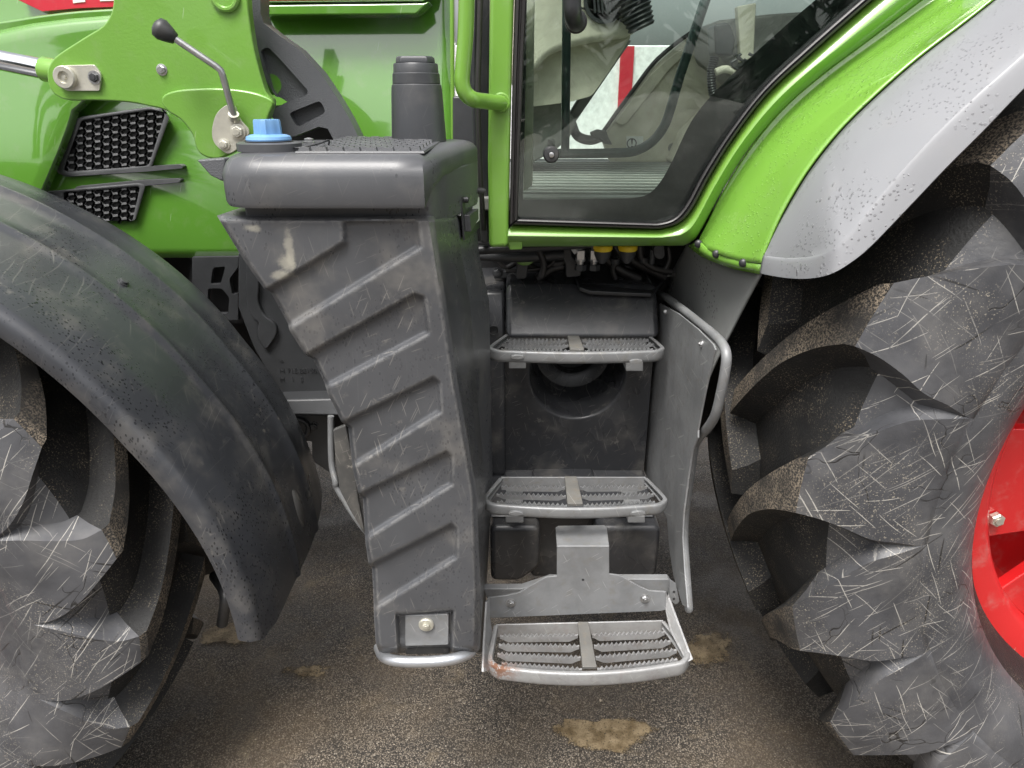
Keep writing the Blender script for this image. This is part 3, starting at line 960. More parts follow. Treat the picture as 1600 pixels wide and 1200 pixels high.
# lid: rounded slab over the tank
def lid():
    zt, zb = P(500, 244, 1.13).z, P(500, 326, 1.13).z
    xl, xr = P(329, 300, 1.13).x, P(671, 300, 1.13).x
    def outline(ins, z):
        yF, yB = 1.13 + ins, 1.55
        pts = []
        # front-left rounded corner, front, chamfered right corner, right side going back
        cxx, cyy, r = xl + .07, 1.13 + .07, .07 - ins
        pts.append(Vector((xl + ins, yB, z)))
        for k in range(9):
            a = math.pi - (math.pi / 2) * -(k / 8) if False else math.pi + (math.pi / 2) * k / 8
            pts.append(Vector((cxx + r * math.cos(a), cyy + r * math.sin(a), z)))
        for k in range(1, 6):
            pts.append(Vector((cxx + (xr - .012 - cxx) * k / 6, yF, z)))
        pts.append(Vector((xr - .008 - ins * .3, yF, z)))
        pts.append(Vector((xr - ins * .6, yF + .018, z)))
        pts.append(Vector((xr + .012 - ins, 1.26, z)))
        pts.append(Vector((xr + .034 - ins, 1.40, z)))
        pts.append(Vector((xr + .058 - ins, 1.50, z)))
        pts.append(Vector((xr + .035 - ins, yB, z)))
        return pts
    hgt = zt - zb
    prof = [(.012, zb + .002), (.003, zb), (.0, zb + .006), (0.0, zb + hgt * .60), (.0025, zb + hgt * .72), (.008, zb + hgt * .85), (.016, zb + hgt * .945), (.026, zt - .0005), (.05, zt + .001)]
    rows = []
    for ins, z in prof:
        r = outline(ins, z)
        out = []
        for p in r:
            q = p.copy()
            k = sstep(xr - .03, xr + .03, p.x) * sstep(1.15, 1.45, p.y)
            kb = sstep(xr - .012, xr, p.x) * sstep(1.135, 1.16, p.y)
            q.z += .034 * kb * (1 - (z - zb) / hgt) + .004 * k        # the skirt is shallower on the cab side
            out.append(q)
        rows.append(out)
    v, f = grid(rows, False)
    n = len(rows[0])
    f.append(tuple(range(len(v) - 1, len(v) - n - 1, -1))); f.append(tuple(range(n)))
    o = obj('tank_lid', v, f, 'lid', tank, smooth=50)
    return zt, zb, xl, xr
LZT, LZB, LXL, LXR = lid()
# dark gap body between lid and tank
gp_ = [(LXL + .03, 1.18), (LXR - .010, 1.18), (LXR + .002, 1.195), (LXR + .016, 1.30), (LXR + .036, 1.40), (LXR + .056, 1.50), (LXR + .056, 1.55), (LXL + .03, 1.55)]
v, f = prism([Vector((x, y, LZB - .045)) for x, y in gp_], [Vector((x, y, LZB + .042)) for x, y in gp_])
obj('tank_neck', v, f, 'lid', tank, bevel=.004)
# studded anti-slip mat
def mat_studs():
    V, Fc = [], []
    z = LZT + .0012
    def bx(x0, x1, y0, y1, z0, z1):
        k = len(V)
        i = .0015
        V.extend([(x0, y0, z0), (x1, y0, z0), (x1, y1, z0), (x0, y1, z0), (x0 + i, y0 + i, z1), (x1 - i, y0 + i, z1), (x1 - i, y1 - i, z1), (x0 + i, y1 - i, z1)])
        Fc.extend([tuple(k + q for q in t) for t in ((0, 1, 5, 4), (1, 2, 6, 5), (2, 3, 7, 6), (3, 0, 4, 7), (4, 5, 6, 7))])
    x0, x1 = P(460, 240, 1.17).x, LXR - .01
    bx(x0, x1, 1.172, 1.53, z, z + .003)
    ny = 15
    for r in range(ny):
        y = 1.178 + r * .0235
        xx = x0 + .004 + (.013 if r % 2 else 0)
        while xx < x1 - .022:
            bx(xx, xx + .018, y, y + .015, z + .003, z + .0085)
            xx += .0265
    o = obj('studded_mat', V, Fc, 'lid', tank, smooth=0)
    o['kind'] = 'stuff'
mat_studs()
bolt('mat_screw', PZ(483, 222, LZT + .012), .008, 'bolt', tank, axis='Z')
# filler cap with gasket and tether
cc = PZ(419, 232, LZT + .003)
cc.y = 1.235; cc.x = P(421, 225, 1.235).x
lathe('cap_collar', cc, [(-.002, .052), (.010, .052), (.012, .048), (.012, .040)], 'lid', tank, axis='Z', seg=32)
cap = lathe('filler_cap', cc + Vector((0, 0, .013)), [(0, .0355), (.003, .0365), (.0075, .035), (.010, .029), (.011, .022)], 'blue', tank, axis='Z', seg=40, label='light blue filler cap')
lathe('cap_gasket', cc + Vector((0, 0, .008)), [(0, .036), (.001, .0385), (.0055, .0385), (.006, .037)], 'seal', tank, axis='Z', seg=36)
gx = []
for k in range(32):
    a = 2 * math.pi * k / 32
    r_ = .0222 if abs(math.sin(2 * a)) < .55 else .0192
    gx.append((a, r_))
rows = [[cc + Vector((r_ * s * math.cos(a), r_ * s * math.sin(a), z)) for a, r_ in gx] for s, z in ((1.02, .022), (1.0, .032), (.97, .044), (.92, .0465))]
v, f = grid(rows, True, True)
obj('cap_grip', v, f, 'blue', tank, smooth=40)
tube('cap_tether', [cc + Vector((.035, -.01, .006)), cc + Vector((.055, -.028, .004)), cc + Vector((.085, -.015, .010)), cc + Vector((.098, 0, .014)), cc + Vector((.09, .03, .004))], .0016, 'black', tank, seg=8)
# latch panel on the cab side of the tank
def side_pt(y, t, out=.006):
    rb = [(280, 746), (337, 746), (400, 752), (470, 767)]
    a = P(tr(max(y, 337)) + 2.5, y, TY + .03); b = P(interp(rb, y), y, 1.56)
    return a.lerp(b, t) + Vector((out, 0, 0))
def side_plate(name, quad, mat, out=.006, th=.004, **kw):
    fr = [side_pt(y, t, out) for y, t in quad]
    v, f = prism(fr, [p - Vector((th, 0, 0)) for p in fr])
    return obj(name, v, f, mat, tank, bevel=.001, **kw)
side_plate('latch_recess', [(308, .52), (300, .98), (356, .98), (376, .52)], 'black', .004)
side_plate('warning_sticker', [(316, .78), (308, .96), (344, .96), (352, .78)], 'white', .007)
side_plate('latch_handle', [(336, .56), (326, .80), (342, .80), (362, .56)], 'frame', .016, .012)
lathe('latch_knob', side_pt(298, .93, .004), [(0, .007), (.014, .006), (.018, .003)], 'black', tank, axis='X', seg=14)
lathe('latch_knob', side_pt(312, .57, .004), [(0, .006), (.008, .006), (.010, .003)], 'black', tank, axis='X', seg=14)

# ================================================================== oil filler neck standing on the lid
fb_ = P(655, 222, 1.47); fb_.z = LZT - .005
rt = rpx(40, fb_)
fz = P(655, 130, 1.47).z - fb_.z
tot = P(655, 103, 1.47).z - fb_.z
neck = lathe('filler_neck', fb_, [(0, rt * 1.06), (fz * .03, rt * 1.06), (fz * .9, rt * .96), (fz * .97, rt * .93), (fz, rt * .86)], 'bottle', TR, axis='Z', seg=36)
lathe('neck_cap', fb_ + Vector((0, 0, fz * .985)), [(0, rt * .85), (.001, rt * .90), (.018, rt * .885), (.0195, rt * .85), (.034, rt * .83), (.036, rt * .80), (.037, rt * .5)], 'bottle', neck, axis='Z', seg=36)
grip = []
z0 = fb_.z + fz * .985 + .036
for s, dz in ((1, 0), (.98, .008), (.90, .012)):
    grip.append([Vector((fb_.x + x * rt * s, fb_.y + y * rt * s, z0 + dz)) for x, y in ((-.72, -.2), (-.5, -.55), (.5, -.55), (.72, -.2), (.72, .2), (.5, .55), (-.5, .55), (-.72, .2))])
v, f = grid(grip, True, True)
obj('cap_ridge', v, f, 'bottle', neck, bevel=.002)

# ================================================================== fuel tank behind the steps
SX = .385                                   # plane of the step shield
def fuel_tank():
    X0, X1 = -.062, SX - .012
    Yw = 1.77
    # wall with a round tunnel
    c = P(902, 585, Yw); R = rpx(73, c)
    zt, zb = P(900, 503, Yw).z, P(900, 742, Yw - .02).z
    n = 64
    def rect(i):
        a = 2 * math.pi * i / n; dx, dz = math.cos(a), math.sin(a)
        tx = ((X1 if dx > 0 else X0) - c.x) / dx if abs(dx) > 1e-6 else 1e9
        tz = ((zt if dz > 0 else zb) - c.z) / dz if abs(dz) > 1e-6 else 1e9
        t = min(tx, tz)
        return Vector((c.x + dx * t, Yw, c.z + dz * t))
    def ring(r, y, oz=0): return [Vector((c.x + r * math.cos(2 * math.pi * i / n), y, c.z + oz + r * math.sin(2 * math.pi * i / n))) for i in range(n)]
    rows = [[rect(i) for i in range(n)], ring(R * 1.08, Yw - .001), ring(R * 1.045, Yw - .001), ring(R * 1.01, Yw + .004), ring(R, Yw + .012), ring(R * .95, Yw + .06, .003), ring(R * .90, Yw + .14, .006), ring(R * .86, Yw + .155, .008), ring(R * .66, Yw + .162, .012), ring(R * .60, Yw + .168, .014), ring(R * .58, Yw + .26, .014), ring(.001, Yw + .26, .014)]
    v, f = grid(rows, True)
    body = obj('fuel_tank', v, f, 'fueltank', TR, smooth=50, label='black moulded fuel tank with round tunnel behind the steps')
    # upper shelf block: slanting light face below the cab
    za, zc = P(900, 452, 1.74).z, P(900, 523, 1.735).z
    xa0, xa1 = P(790, 450, 1.74).x, P(1030, 450, 1.74).x
    def prof_block(name, x0, x1, prof, bev=.014, mat='fueltank', taper=0):
        L_ = [Vector((x0, y, z)) for y, z in prof]; R_ = [Vector((x1 - taper, y, z)) for y, z in prof]
        v, f = prism(L_, R_)
        return obj(name, v, f, mat, body, bevel=bev, seg=4)
    blk = prof_block('tank_shoulder', xa0, X1, [(1.70, zc), (1.785, za), (2.05, za + .012), (2.05, zc)], .016)
    rc = []
    cy = obj('cutter', *prism([Vector((c.x + R * .88 * math.cos(2 * math.pi * i / 40), 1.60, c.z + .012 + R * .88 * math.sin(2 * math.pi * i / 40))) for i in range(40)],
                              [Vector((c.x + R * .8 * math.cos(2 * math.pi * i / 40), 1.92, c.z + .012 + R * .8 * math.sin(2 * math.pi * i / 40))) for i in range(40)]), 'dark', None, smooth=0)
    cut(blk, [cy])
    # left flank with small round hole
    flank = prof_block('tank_flank', X0 - .03, xa0 - .002, [(1.74, zb), (1.75, zc), (1.80, za - .02), (2.05, za), (2.05, zb)], .012)
    h = PX(772, 516, X0 - .028)
    lathe('flank_plug', P(771, 516, 1.742), [(0, .013), (-.004, .013), (-.004, .011), (.004, .010)], 'black', body, seg=20)
    # cover sheet over the right of the shoulder
    cv = [P(a, b, Y) for a, b, Y in ((898, 438, 1.80), (905, 455, 1.757), (922, 461, 1.75), (1018, 465, 1.748), (1040, 440, 1.85), (1010, 424, 1.98), (910, 426, 1.98))]
    lift = [p + Vector((0, 0, .010)) for p in cv]
    v, f = prism(lift, [p - Vector((0, 0, .01)) for p in lift]); obj('cover_sheet', v, f, 'black', body, bevel=.003)
    # floor shelf of the recess and lower blocks
    zs = zb
    sh = [(1.785, zs + .012), (1.76, zs + .004), (1.60, zs - .012), (1.56, zs - .045), (1.56, zs - .30), (2.05, zs - .30), (2.05, zs + .01)]
    # middle valley (set back), two bulging blocks left and right
    prof_block('tank_sump', .05, .235, [(1.79, zs + .010), (1.66, zs - .004), (1.635, zs - .03), (1.63, zs - .26), (2.05, zs - .26), (2.05, zs + .01)], .016)
    zb0 = P(820, 915, 1.52).z
    for (xa, xb, ch) in ((X0 + .006, .072, 1), (.215, X1 + .006, -1)):
        fr = []
        A = [Vector((xa, 0, zs - .030)), Vector((xb, 0, zs - .030)), Vector((xb, 0, zb0 + .045)), Vector((xb - .05, 0, zb0)), Vector((xa, 0, zb0))] if ch == 1 else \
            [Vector((xa, 0, zs - .030)), Vector((xb, 0, zs - .030)), Vector((xb, 0, zb0 + .02)), Vector((xb - .03, 0, zb0)), Vector((xa + .05, 0, zb0)), Vector((xa, 0, zb0 + .045))]
        A = fillet(A, .018, 4)
        front = [p + Vector((0, 1.535, 0)) for p in A]
        v, f = prism(front, [p + Vector((0, 1.80, 0)) for p in A])
        obj('tank_block', v, f, 'fueltank', body, bevel=.016, seg=4)
    prof_block('recess_floor', X0, X1, [(1.80, zs + .016), (1.775, zs + .004), (1.60, zs - .010), (1.57, zs - .028), (1.80, zs - .034)], .010)
    # hidden bulk
    box('tank_core', (X0 - .02, 1.80 + .18, zb0 + .02), (X1 + .02, 2.05, za - .01), 'black', body)
    return body
fuel = fuel_tank()
# ================================================================== access steps
def serrated(name, a, b, h, th, mat, parent, tooth=.0098, amp=.0038, sag=.004):
    """upright bar from a to b (top edge), wavy gripping edge"""
    L = (b - a).length; n = max(8, int(L / tooth) * 4)
    d = (b - a) / n
    side = Vector((-(b - a).y, (b - a).x, 0)).normalized() * (th / 2)
    top, bot = [], []
    for i in range(n + 1):
        p = a + d * i
        t = i / n
        w_ = sstep(0, .06, t) * sstep(1, .94, t)
        z = amp * math.cos(2 * math.pi * i / 4) * w_
        top.append(p + Vector((0, 0, z)))
        bot.append(p - Vector((0, 0, h * (.45 + .55 * sstep(0, .12, t) * sstep(1, .88, t)))))
    rows = [[p - side for p in top], [p + side for p in top], [p + side for p in bot], [p - side for p in bot]]
    v, f = grid(rows + [rows[0]], False)
    m = n + 1
    f.append((0, m, 2 * m, 3 * m)); f.append((n, 2 * m - 1 + 0, 3 * m - 1, 4 * m - 1))
    return obj(name, v, f, mat, parent, smooth=50)

def step(xl, xr, xbl, xbr, yf, yb, z, rows_, bow, mat, lip, bh=.012, tilt=0.0, cxm=None, cw=.030, seg_lab=None):
    """pressed-steel tread: bowed front lip, side cheeks, back plate, centre strip, serrated bars"""
    th = .0035
    def Z(x): return z + tilt * (x - (xl + xr) / 2)
    def yfront(x):
        t = (x - xl) / (xr - xl) * 2 - 1
        return yf + bow * t * t
    # outline (top view) from back-left round the front to back-right
    pts = [Vector((xbl, yb, 0))]
    fl = [Vector((xl, yfront(xl) + .025, 0))]
    k = 16
    front = [Vector((xl + .018 + (xr - xl - .036) * i / k, yfront(xl + .018 + (xr - xl - .036) * i / k), 0)) for i in range(k + 1)]
    poly = [Vector((xbl, yb, 0)), Vector((xl, yfront(xl) + .030, 0)), Vector((xl + .003, yfront(xl) + .010, 0))] + front + [Vector((xr - .003, yfront(xr) + .010, 0)), Vector((xr, yfront(xr) + .030, 0)), Vector((xbr, yb, 0))]
    poly = sm(poly, 3)
    cen = Vector(((xl + xr) / 2, (yf + yb) / 2, 0))
    rows = []
    prof = [(-.004, -lip - .001), (.0015, -lip - .001), (.0045, -lip + .002), (.006, -lip + .007), (.006, -lip * .5), (.006, -.005), (.0052, -.0015), (.003, 0), (-.003, 0), (-.0042, -.001), (-.0042, -.010)]
    n = len(poly)
    for i, p in enumerate(poly):
        t = (poly[min(i + 1, n - 1)] - poly[max(i - 1, 0)]).normalized()
        nn = Vector((t.y, -t.x, 0))
        if nn.dot(p - cen) < 0: nn = -nn
        dep = sstep(0, 6, i) * sstep(n - 1, n - 7, i)
        rows.append([Vector((p.x + nn.x * o, p.y + nn.y * o, Z(p.x) + h * (1 if h > -.01 else (.55 + .45 * dep)))) for o, h in prof])
    v, f = grid(rows)
    m = len(prof)
    f.append(tuple(range(m))); f.append(tuple(range(len(v) - 1, len(v) - m - 1, -1)))
    fr = obj('step', v, f, mat, TR, smooth=45)
    s = fr.modifiers.new('thick', 'SOLIDIFY'); s.thickness = .003; s.offset = -1
    if seg_lab: fr['label'] = seg_lab
    # back plate
    a, b = Vector((xbl, yb, Z(xbl))), Vector((xbr, yb, Z(xbr)))
    q = [a + Vector((0, 0, .001)), b + Vector((0, 0, .001)), b + Vector((0, 0, -.034)), a + Vector((0, 0, -.034))]
    v, f = prism(q, [p + Vector((0, .004, 0)) for p in q]); obj('back_plate', v, f, mat, fr, bevel=.001)
    # centre strip
    cx = cxm if cxm is not None else (xl + xr) / 2
    q = [Vector((cx - cw / 2 + .002, yb + .002, Z(cx) + .003)), Vector((cx + cw / 2 - .004, yb + .002, Z(cx) + .003)), Vector((cx + cw / 2, yf + .012, Z(cx) + .003)), Vector((cx - cw / 2, yf + .012, Z(cx) + .003))]
    v, f = prism(q, [p - Vector((0, 0, .007)) for p in q]); obj('centre_strip', v, f, 'stepdirty', fr, bevel=.001)
    # serrated bars
    for r in range(rows_ + 1):
        t = (r + 1) / (rows_ + 1.0)
        for sgn in (-1, 1):
            xe = (xbl + (xl - xbl) * t + .012) if sgn < 0 else (xbr + (xr - xbr) * t - .012)
            if r == rows_: xe += .012 * -sgn
            xi = cx + sgn * (cw / 2 + .001)
            y_e = yb + (yfront(xe) + .012 - yb) * t - (.006 if r < rows_ else 0)
            y_i = yb + (yfront(xi) + .012 - yb) * t - (.004 if r < rows_ else 0)
            A_, B_ = Vector((xe, y_e, Z(xe) + .001)), Vector((xi, y_i, Z(xi) + .001))
            if r == rows_:
                A_.y -= .004; B_.y -= .004
            serrated('tread_bar', A_, B_, bh if r < rows_ else .010, .005, mat, fr)
    return fr
M['stepdirty'] = m_metal('muddy_step_strip', (0.19, 0.185, 0.172), .6, .25, grime=.9)
b1 = PZ(775, 977, .595); b2 = PZ(1036, 968, .603)
z1 = P(915, 1050, 1.14).z
st1 = step(P(766, 1040, 1.165).x, P(1078, 1022, 1.165).x, b1.x, b2.x, 1.14, (b1.y + b2.y) / 2, z1, 3, .028, 'steprust', .034, bh=.017, tilt=.03, cxm=P(918, 1010, 1.2).x, seg_lab='lowest access step, worn with rust at its corner')
def autostep(front_px, left_px, right_px, bl, br, Yf, rows_, bow, lip, cpx, lab):
    z = P(front_px[0], front_px[1], Yf).z
    L_, R_ = PZ(*left_px, z), PZ(*right_px, z)
    B1, B2 = PZ(*bl, z), PZ(*br, z)
    return z, step(L_.x, R_.x, B1.x, B2.x, Yf, (B1.y + B2.y) / 2, z, rows_, bow, 'step', lip, cxm=P(cpx[0], cpx[1], Yf + .06).x, cw=.034, seg_lab=lab)
z2, st2 = autostep((895, 793), (760, 778), (1040, 784), (783, 747), (1009, 746), 1.34, 2, .020, .026, (896, 770), 'middle access step')
z3, st3 = autostep((900, 550), (768, 543), (1037, 547), (792, 522), (1013, 523), 1.59, 2, .018, .028, (899, 538), 'top access step')
def step_tabs(st, z, Y, xs):
    for (a, b, y0, y1) in xs:
        pt = [P(a, y0, Y), P(b, y0, Y), P(b, y1, Y), P(a, y1, Y)]
        v, f = prism(pt, [p + Vector((0, .16, 0)) for p in pt]); obj('mounting_tab', v, f, 'rail', st, bevel=.002)
step_tabs(st2, z2, 1.40, [(790, 818, 806, 817), (981, 1008, 806, 817)])
step_tabs(st3, z3, 1.65, [(795, 822, 563, 576), (978, 1005, 566, 580)])
for st, Y, spots in ((st2, 1.347, ((806, 799), (996, 799))), (st3, 1.597, ((808, 556), (993, 563)))):
    for a, b in spots:
        c = P(a, b, Y)
        q = [Vector((c.x + .016 * math.cos(t), c.y - .0105 + (.012 if False else 0), c.z + .0055 * math.sin(t))) for t in [2 * math.pi * k / 20 for k in range(20)]]
        v, f = prism(q, [p + Vector((0, .012, 0)) for p in q]); obj('pressed_slot', v, f, 'step', st, bevel=.001)

# hanger bracket of the lowest step
HY = 1.315
hang = [(870, 853), (952, 853), (952, 897), (967, 899), (984, 908), (1000, 917), (1014, 923), (1041, 925), (1041, 953), (1033, 955), (765, 966), (761, 960), (762, 934), (790, 931), (812, 926), (835, 912), (853, 902), (870, 900)]
hb = plate('step_hanger', hang, HY, .005, 'rail', TR, bevel=.0015, label='bent grey steel bracket carrying the lowest step')
tab = [P(870, 853, HY), P(952, 853, HY), P(948, 823, HY + .085), P(944, 820, HY + .09), P(872, 821, HY + .09), P(868, 824, HY + .085)]
v, f = prism(tab, [p - Vector((0, .001, .005)) for p in tab]); obj('bent_tab', v, f, 'rail', hb, bevel=.0015)
for pts, Yb in (([(762, 934, HY), (762, 962, HY), (768, 1000, 1.255), (765, 1046, 1.175), (752, 1050, 1.165), (754, 1000, 1.23), (758, 940, 1.30)], 0), ([(1041, 925, HY), (1044, 935, HY), (1080, 1030, 1.175), (1072, 1034, 1.17), (1046, 985, 1.25), (1040, 955, HY)], 0)):
    q = [P(*p) for p in pts]
    v, f = prism(q, [p + Vector((.005, 0, 0)) for p in q]); obj('hanger_cheek', v, f, 'steprust', hb, bevel=.001)
for a, b in ((798, 942), (1008, 935)):
    bolt('hanger_bolt', P(a, b, HY), .0085, 'bolt', hb)
lathe('hanger_hole', P(911, 906, HY - .0005), [(.001, .003), (0, .003)], 'black', hb, seg=14)
# cross member behind it
plate('cross_member', [(755, 920), (815, 920), (860, 905), (960, 905), (1045, 905), (1058, 925), (1060, 945), (1045, 940), (765, 945)], 1.36, .02, 'rail', TR, bevel=.002)
pq = [(1046, 905), (1056, 912), (1062, 940), (1056, 945), (1046, 938)]
cm = plate('perforated_bracket', pq, 1.34, .004, 'rail', TR, bevel=.001)
for a, b in ((1053, 925), (1053, 936)):
    lathe('bracket_hole', P(a, b, 1.339), [(.001, .003), (0, .003)], 'black', cm, seg=12)

# ================================================================== shield plate and hand rail beside the steps
rail_px = [(1024, 458), (1040, 464), (1062, 480), (1092, 504), (1118, 526), (1130, 540), (1135, 556), (1133, 580), (1124, 625), (1117, 650), (1106, 668), (1092, 684), (1085, 700), (1079, 740), (1071, 800), (1069, 840), (1072, 890), (1076, 945), (1076, 952)]
rail_pts = [PX(a, b, SX + .045 * (0 if b < 470 else 1) * 0 + SX * 0) for a, b in rail_px] if False else [PX(a, b, SX + .02) for a, b in rail_px]
plate_px = [(1031, 474), (1060, 490), (1090, 514), (1114, 538), (1117, 546), (1109, 580), (1102, 610), (1096, 640), (1090, 672), (1090, 684), (1082, 702), (1076, 740), (1068, 800), (1066, 840), (1069, 890), (1074, 950), (1066, 945), (1052, 900), (1046, 860), (1042, 810), (1018, 760), (1006, 735), (1008, 680), (1010, 600), (1012, 520), (1022, 486)]
pp = [PX(a, b, SX) for a, b in plate_px]
v, f = prism(pp, [p + Vector((.004, 0, 0)) for p in pp])
shield = obj('step_shield', v, f, 'rail', TR, bevel=.001, label='grey steel side plate with bent tube rail beside the steps')
tube('hand_rail', rail_pts, .0098, 'rail', shield, seg=14, n=5)
for a, b in ((1040, 487), (1096, 537)):
    bolt('shield_bolt', PX(a, b, SX - .001), .006, 'bolt', shield, axis=(1, 0, 0))
fl = [PX(1022, 456, SX + .018) + Vector((dx, dy, .004)) for dx, dy in ((-.03, -.015), (.012, -.02), (.012, .05), (-.03, .05))]
v, f = prism(fl, [p - Vector((0, 0, .008)) for p in fl]); obj('rail_foot', v, f, 'steprust', shield, bevel=.002)
bolt('rail_bolt', PX(1013, 452, SX) + Vector((0, .01, .008)), .007, 'bolt', shield, axis='Z')

# ================================================================== hood side
HYD = 1.95
def hood():
    # green side skin: gently leaning surface, top further back
    rows = []
    def Yh(x, y):
        return HYD + .10 * sstep(400, -60, y) ** 1.5 * 1.0
    base = fillet([(-90, -70), (703, -70), (706, 0), (706, 250), (600, 330), (500, 402), (250, 402), (-90, 380)], 0)
    xs = [-90 + i * (706 + 90) / 40 for i in range(41)]
    ys = [-70 + j * (402 + 70) / 30 for j in range(31)]
    rws = [[P(x, y, Yh(x, y)) for x in xs] for y in ys]
    v, f = grid(rws)
    o = obj('engine_hood', v, f, 'green_hood', TR, smooth=60, label='glossy green engine hood side')
    s = o.modifiers.new('thick', 'SOLIDIFY'); s.thickness = .006; s.offset = -1
    return o
hd = hood()
def hplate(name, pts, Y, th, mat, bevel=.004, seg=3, **kw):
    return plate(name, pts, Y, th, mat, hd, bevel=bevel, seg=seg, **kw)
# forward hood panel standing proud, its rear edge slanting
fp = [(-90, 62), (0, 57)] + [tuple(p) for p in sm([Vector((0, 57)), Vector((60, 43)), Vector((120, 34)), Vector((190, 29))], 4)][1:] + [(320, 24), (320, 70), (215, 100), (113, 152), (104, 178), (62, 262), (40, 310), (-90, 310)]
def fpY(x, y): return 1.905 + .05 * sstep(300, 20, y) + .012 * sstep(60, 120, x) * sstep(100, 250, y)
rws = []
rowsn = 26
for i in range(rowsn + 1):
    t = i / rowsn
    row = []
    for j in range(41):
        s_ = j / 40
        # top edge and bottom edge as curves
        xt = -90 + s_ * (330 + 90); yt = interp([(-90, 66), (0, 57), (60, 43), (120, 35), (190, 29), (330, 22)], xt)
        xb = -90 + s_ * (62 + 90 + 0); yb_ = 262 + 20 * (1 - s_)
        xr_ = interp([(0, 330), (.35, 160), (.5, 116), (.62, 104), (1, 62)], t)
        x = -90 + s_ * (xr_ + 90)
        ytop = interp([(-90, 66), (0, 57), (60, 43), (120, 35), (190, 29), (330, 22)], x)
        y = ytop + (300 - ytop) * t
        row.append(P(x, y, fpY(x, y) + .010 * sstep(.03, 0, t) + .008 * sstep(.985, 1, s_)))
    rws.append(row)
v, f = grid(rws)
fo = obj('hood_panel', v, f, 'green_hood', hd, smooth=50)
so_ = fo.modifiers.new('thick', 'SOLIDIFY'); so_.thickness = .02; so_.offset = -1
# moulded ridge above it and the red stripe with lettering
def strip(name, top, bot, Y, th, mat, bev=.003):
    t = [tuple(p) for p in sm([Vector(q) for q in top], 5)]; b = [tuple(p) for p in sm([Vector(q) for q in bot], 5)]
    return hplate(name, t + b[::-1], Y, th, mat, bevel=bev)
strip('hood_ridge', [(-90, 42), (0, 33), (60, 24), (120, 17), (200, 12), (330, 6)], [(-90, 66), (0, 55), (60, 42), (120, 34), (200, 28), (330, 21)], 1.945, .07, 'green_hood', .006)
hplate('red_stripe', [(20, -40), (330, -40), (330, 4), (200, 10), (120, 13), (66, 18), (28, 0)], 2.005, .045, 'red_decal', .001)
for q in ([(112, -12), (130, -12), (133, 3), (114, 5)], [(155, -12), (180, -12), (180, 1), (156, 2)]):
    hplate('letter_foot', q, 2.003, .004, 'white', .0005)
# rear part: shadow-line rail, small red stripe above
hplate('hood_rail', [(404, 4), (662, 2), (690, -25), (690, -40), (404, -40)], 1.965, .10, 'green_hood', .004)
hplate('hood_rail_lip', [(404, 24), (650, 22), (672, 2), (660, 5), (404, 8)], 1.950, .09, 'green_hood', .004)
hplate('red_stripe', [(404, 1), (656, -1), (672, -16), (404, -16)], 1.960, .02, 'red_decal', .001)
strip('hood_rear_edge', [(702, -40), (703, 100), (705, 240)], [(709, -40), (710, 100), (711, 240)], 1.94, .05, 'green', .005)

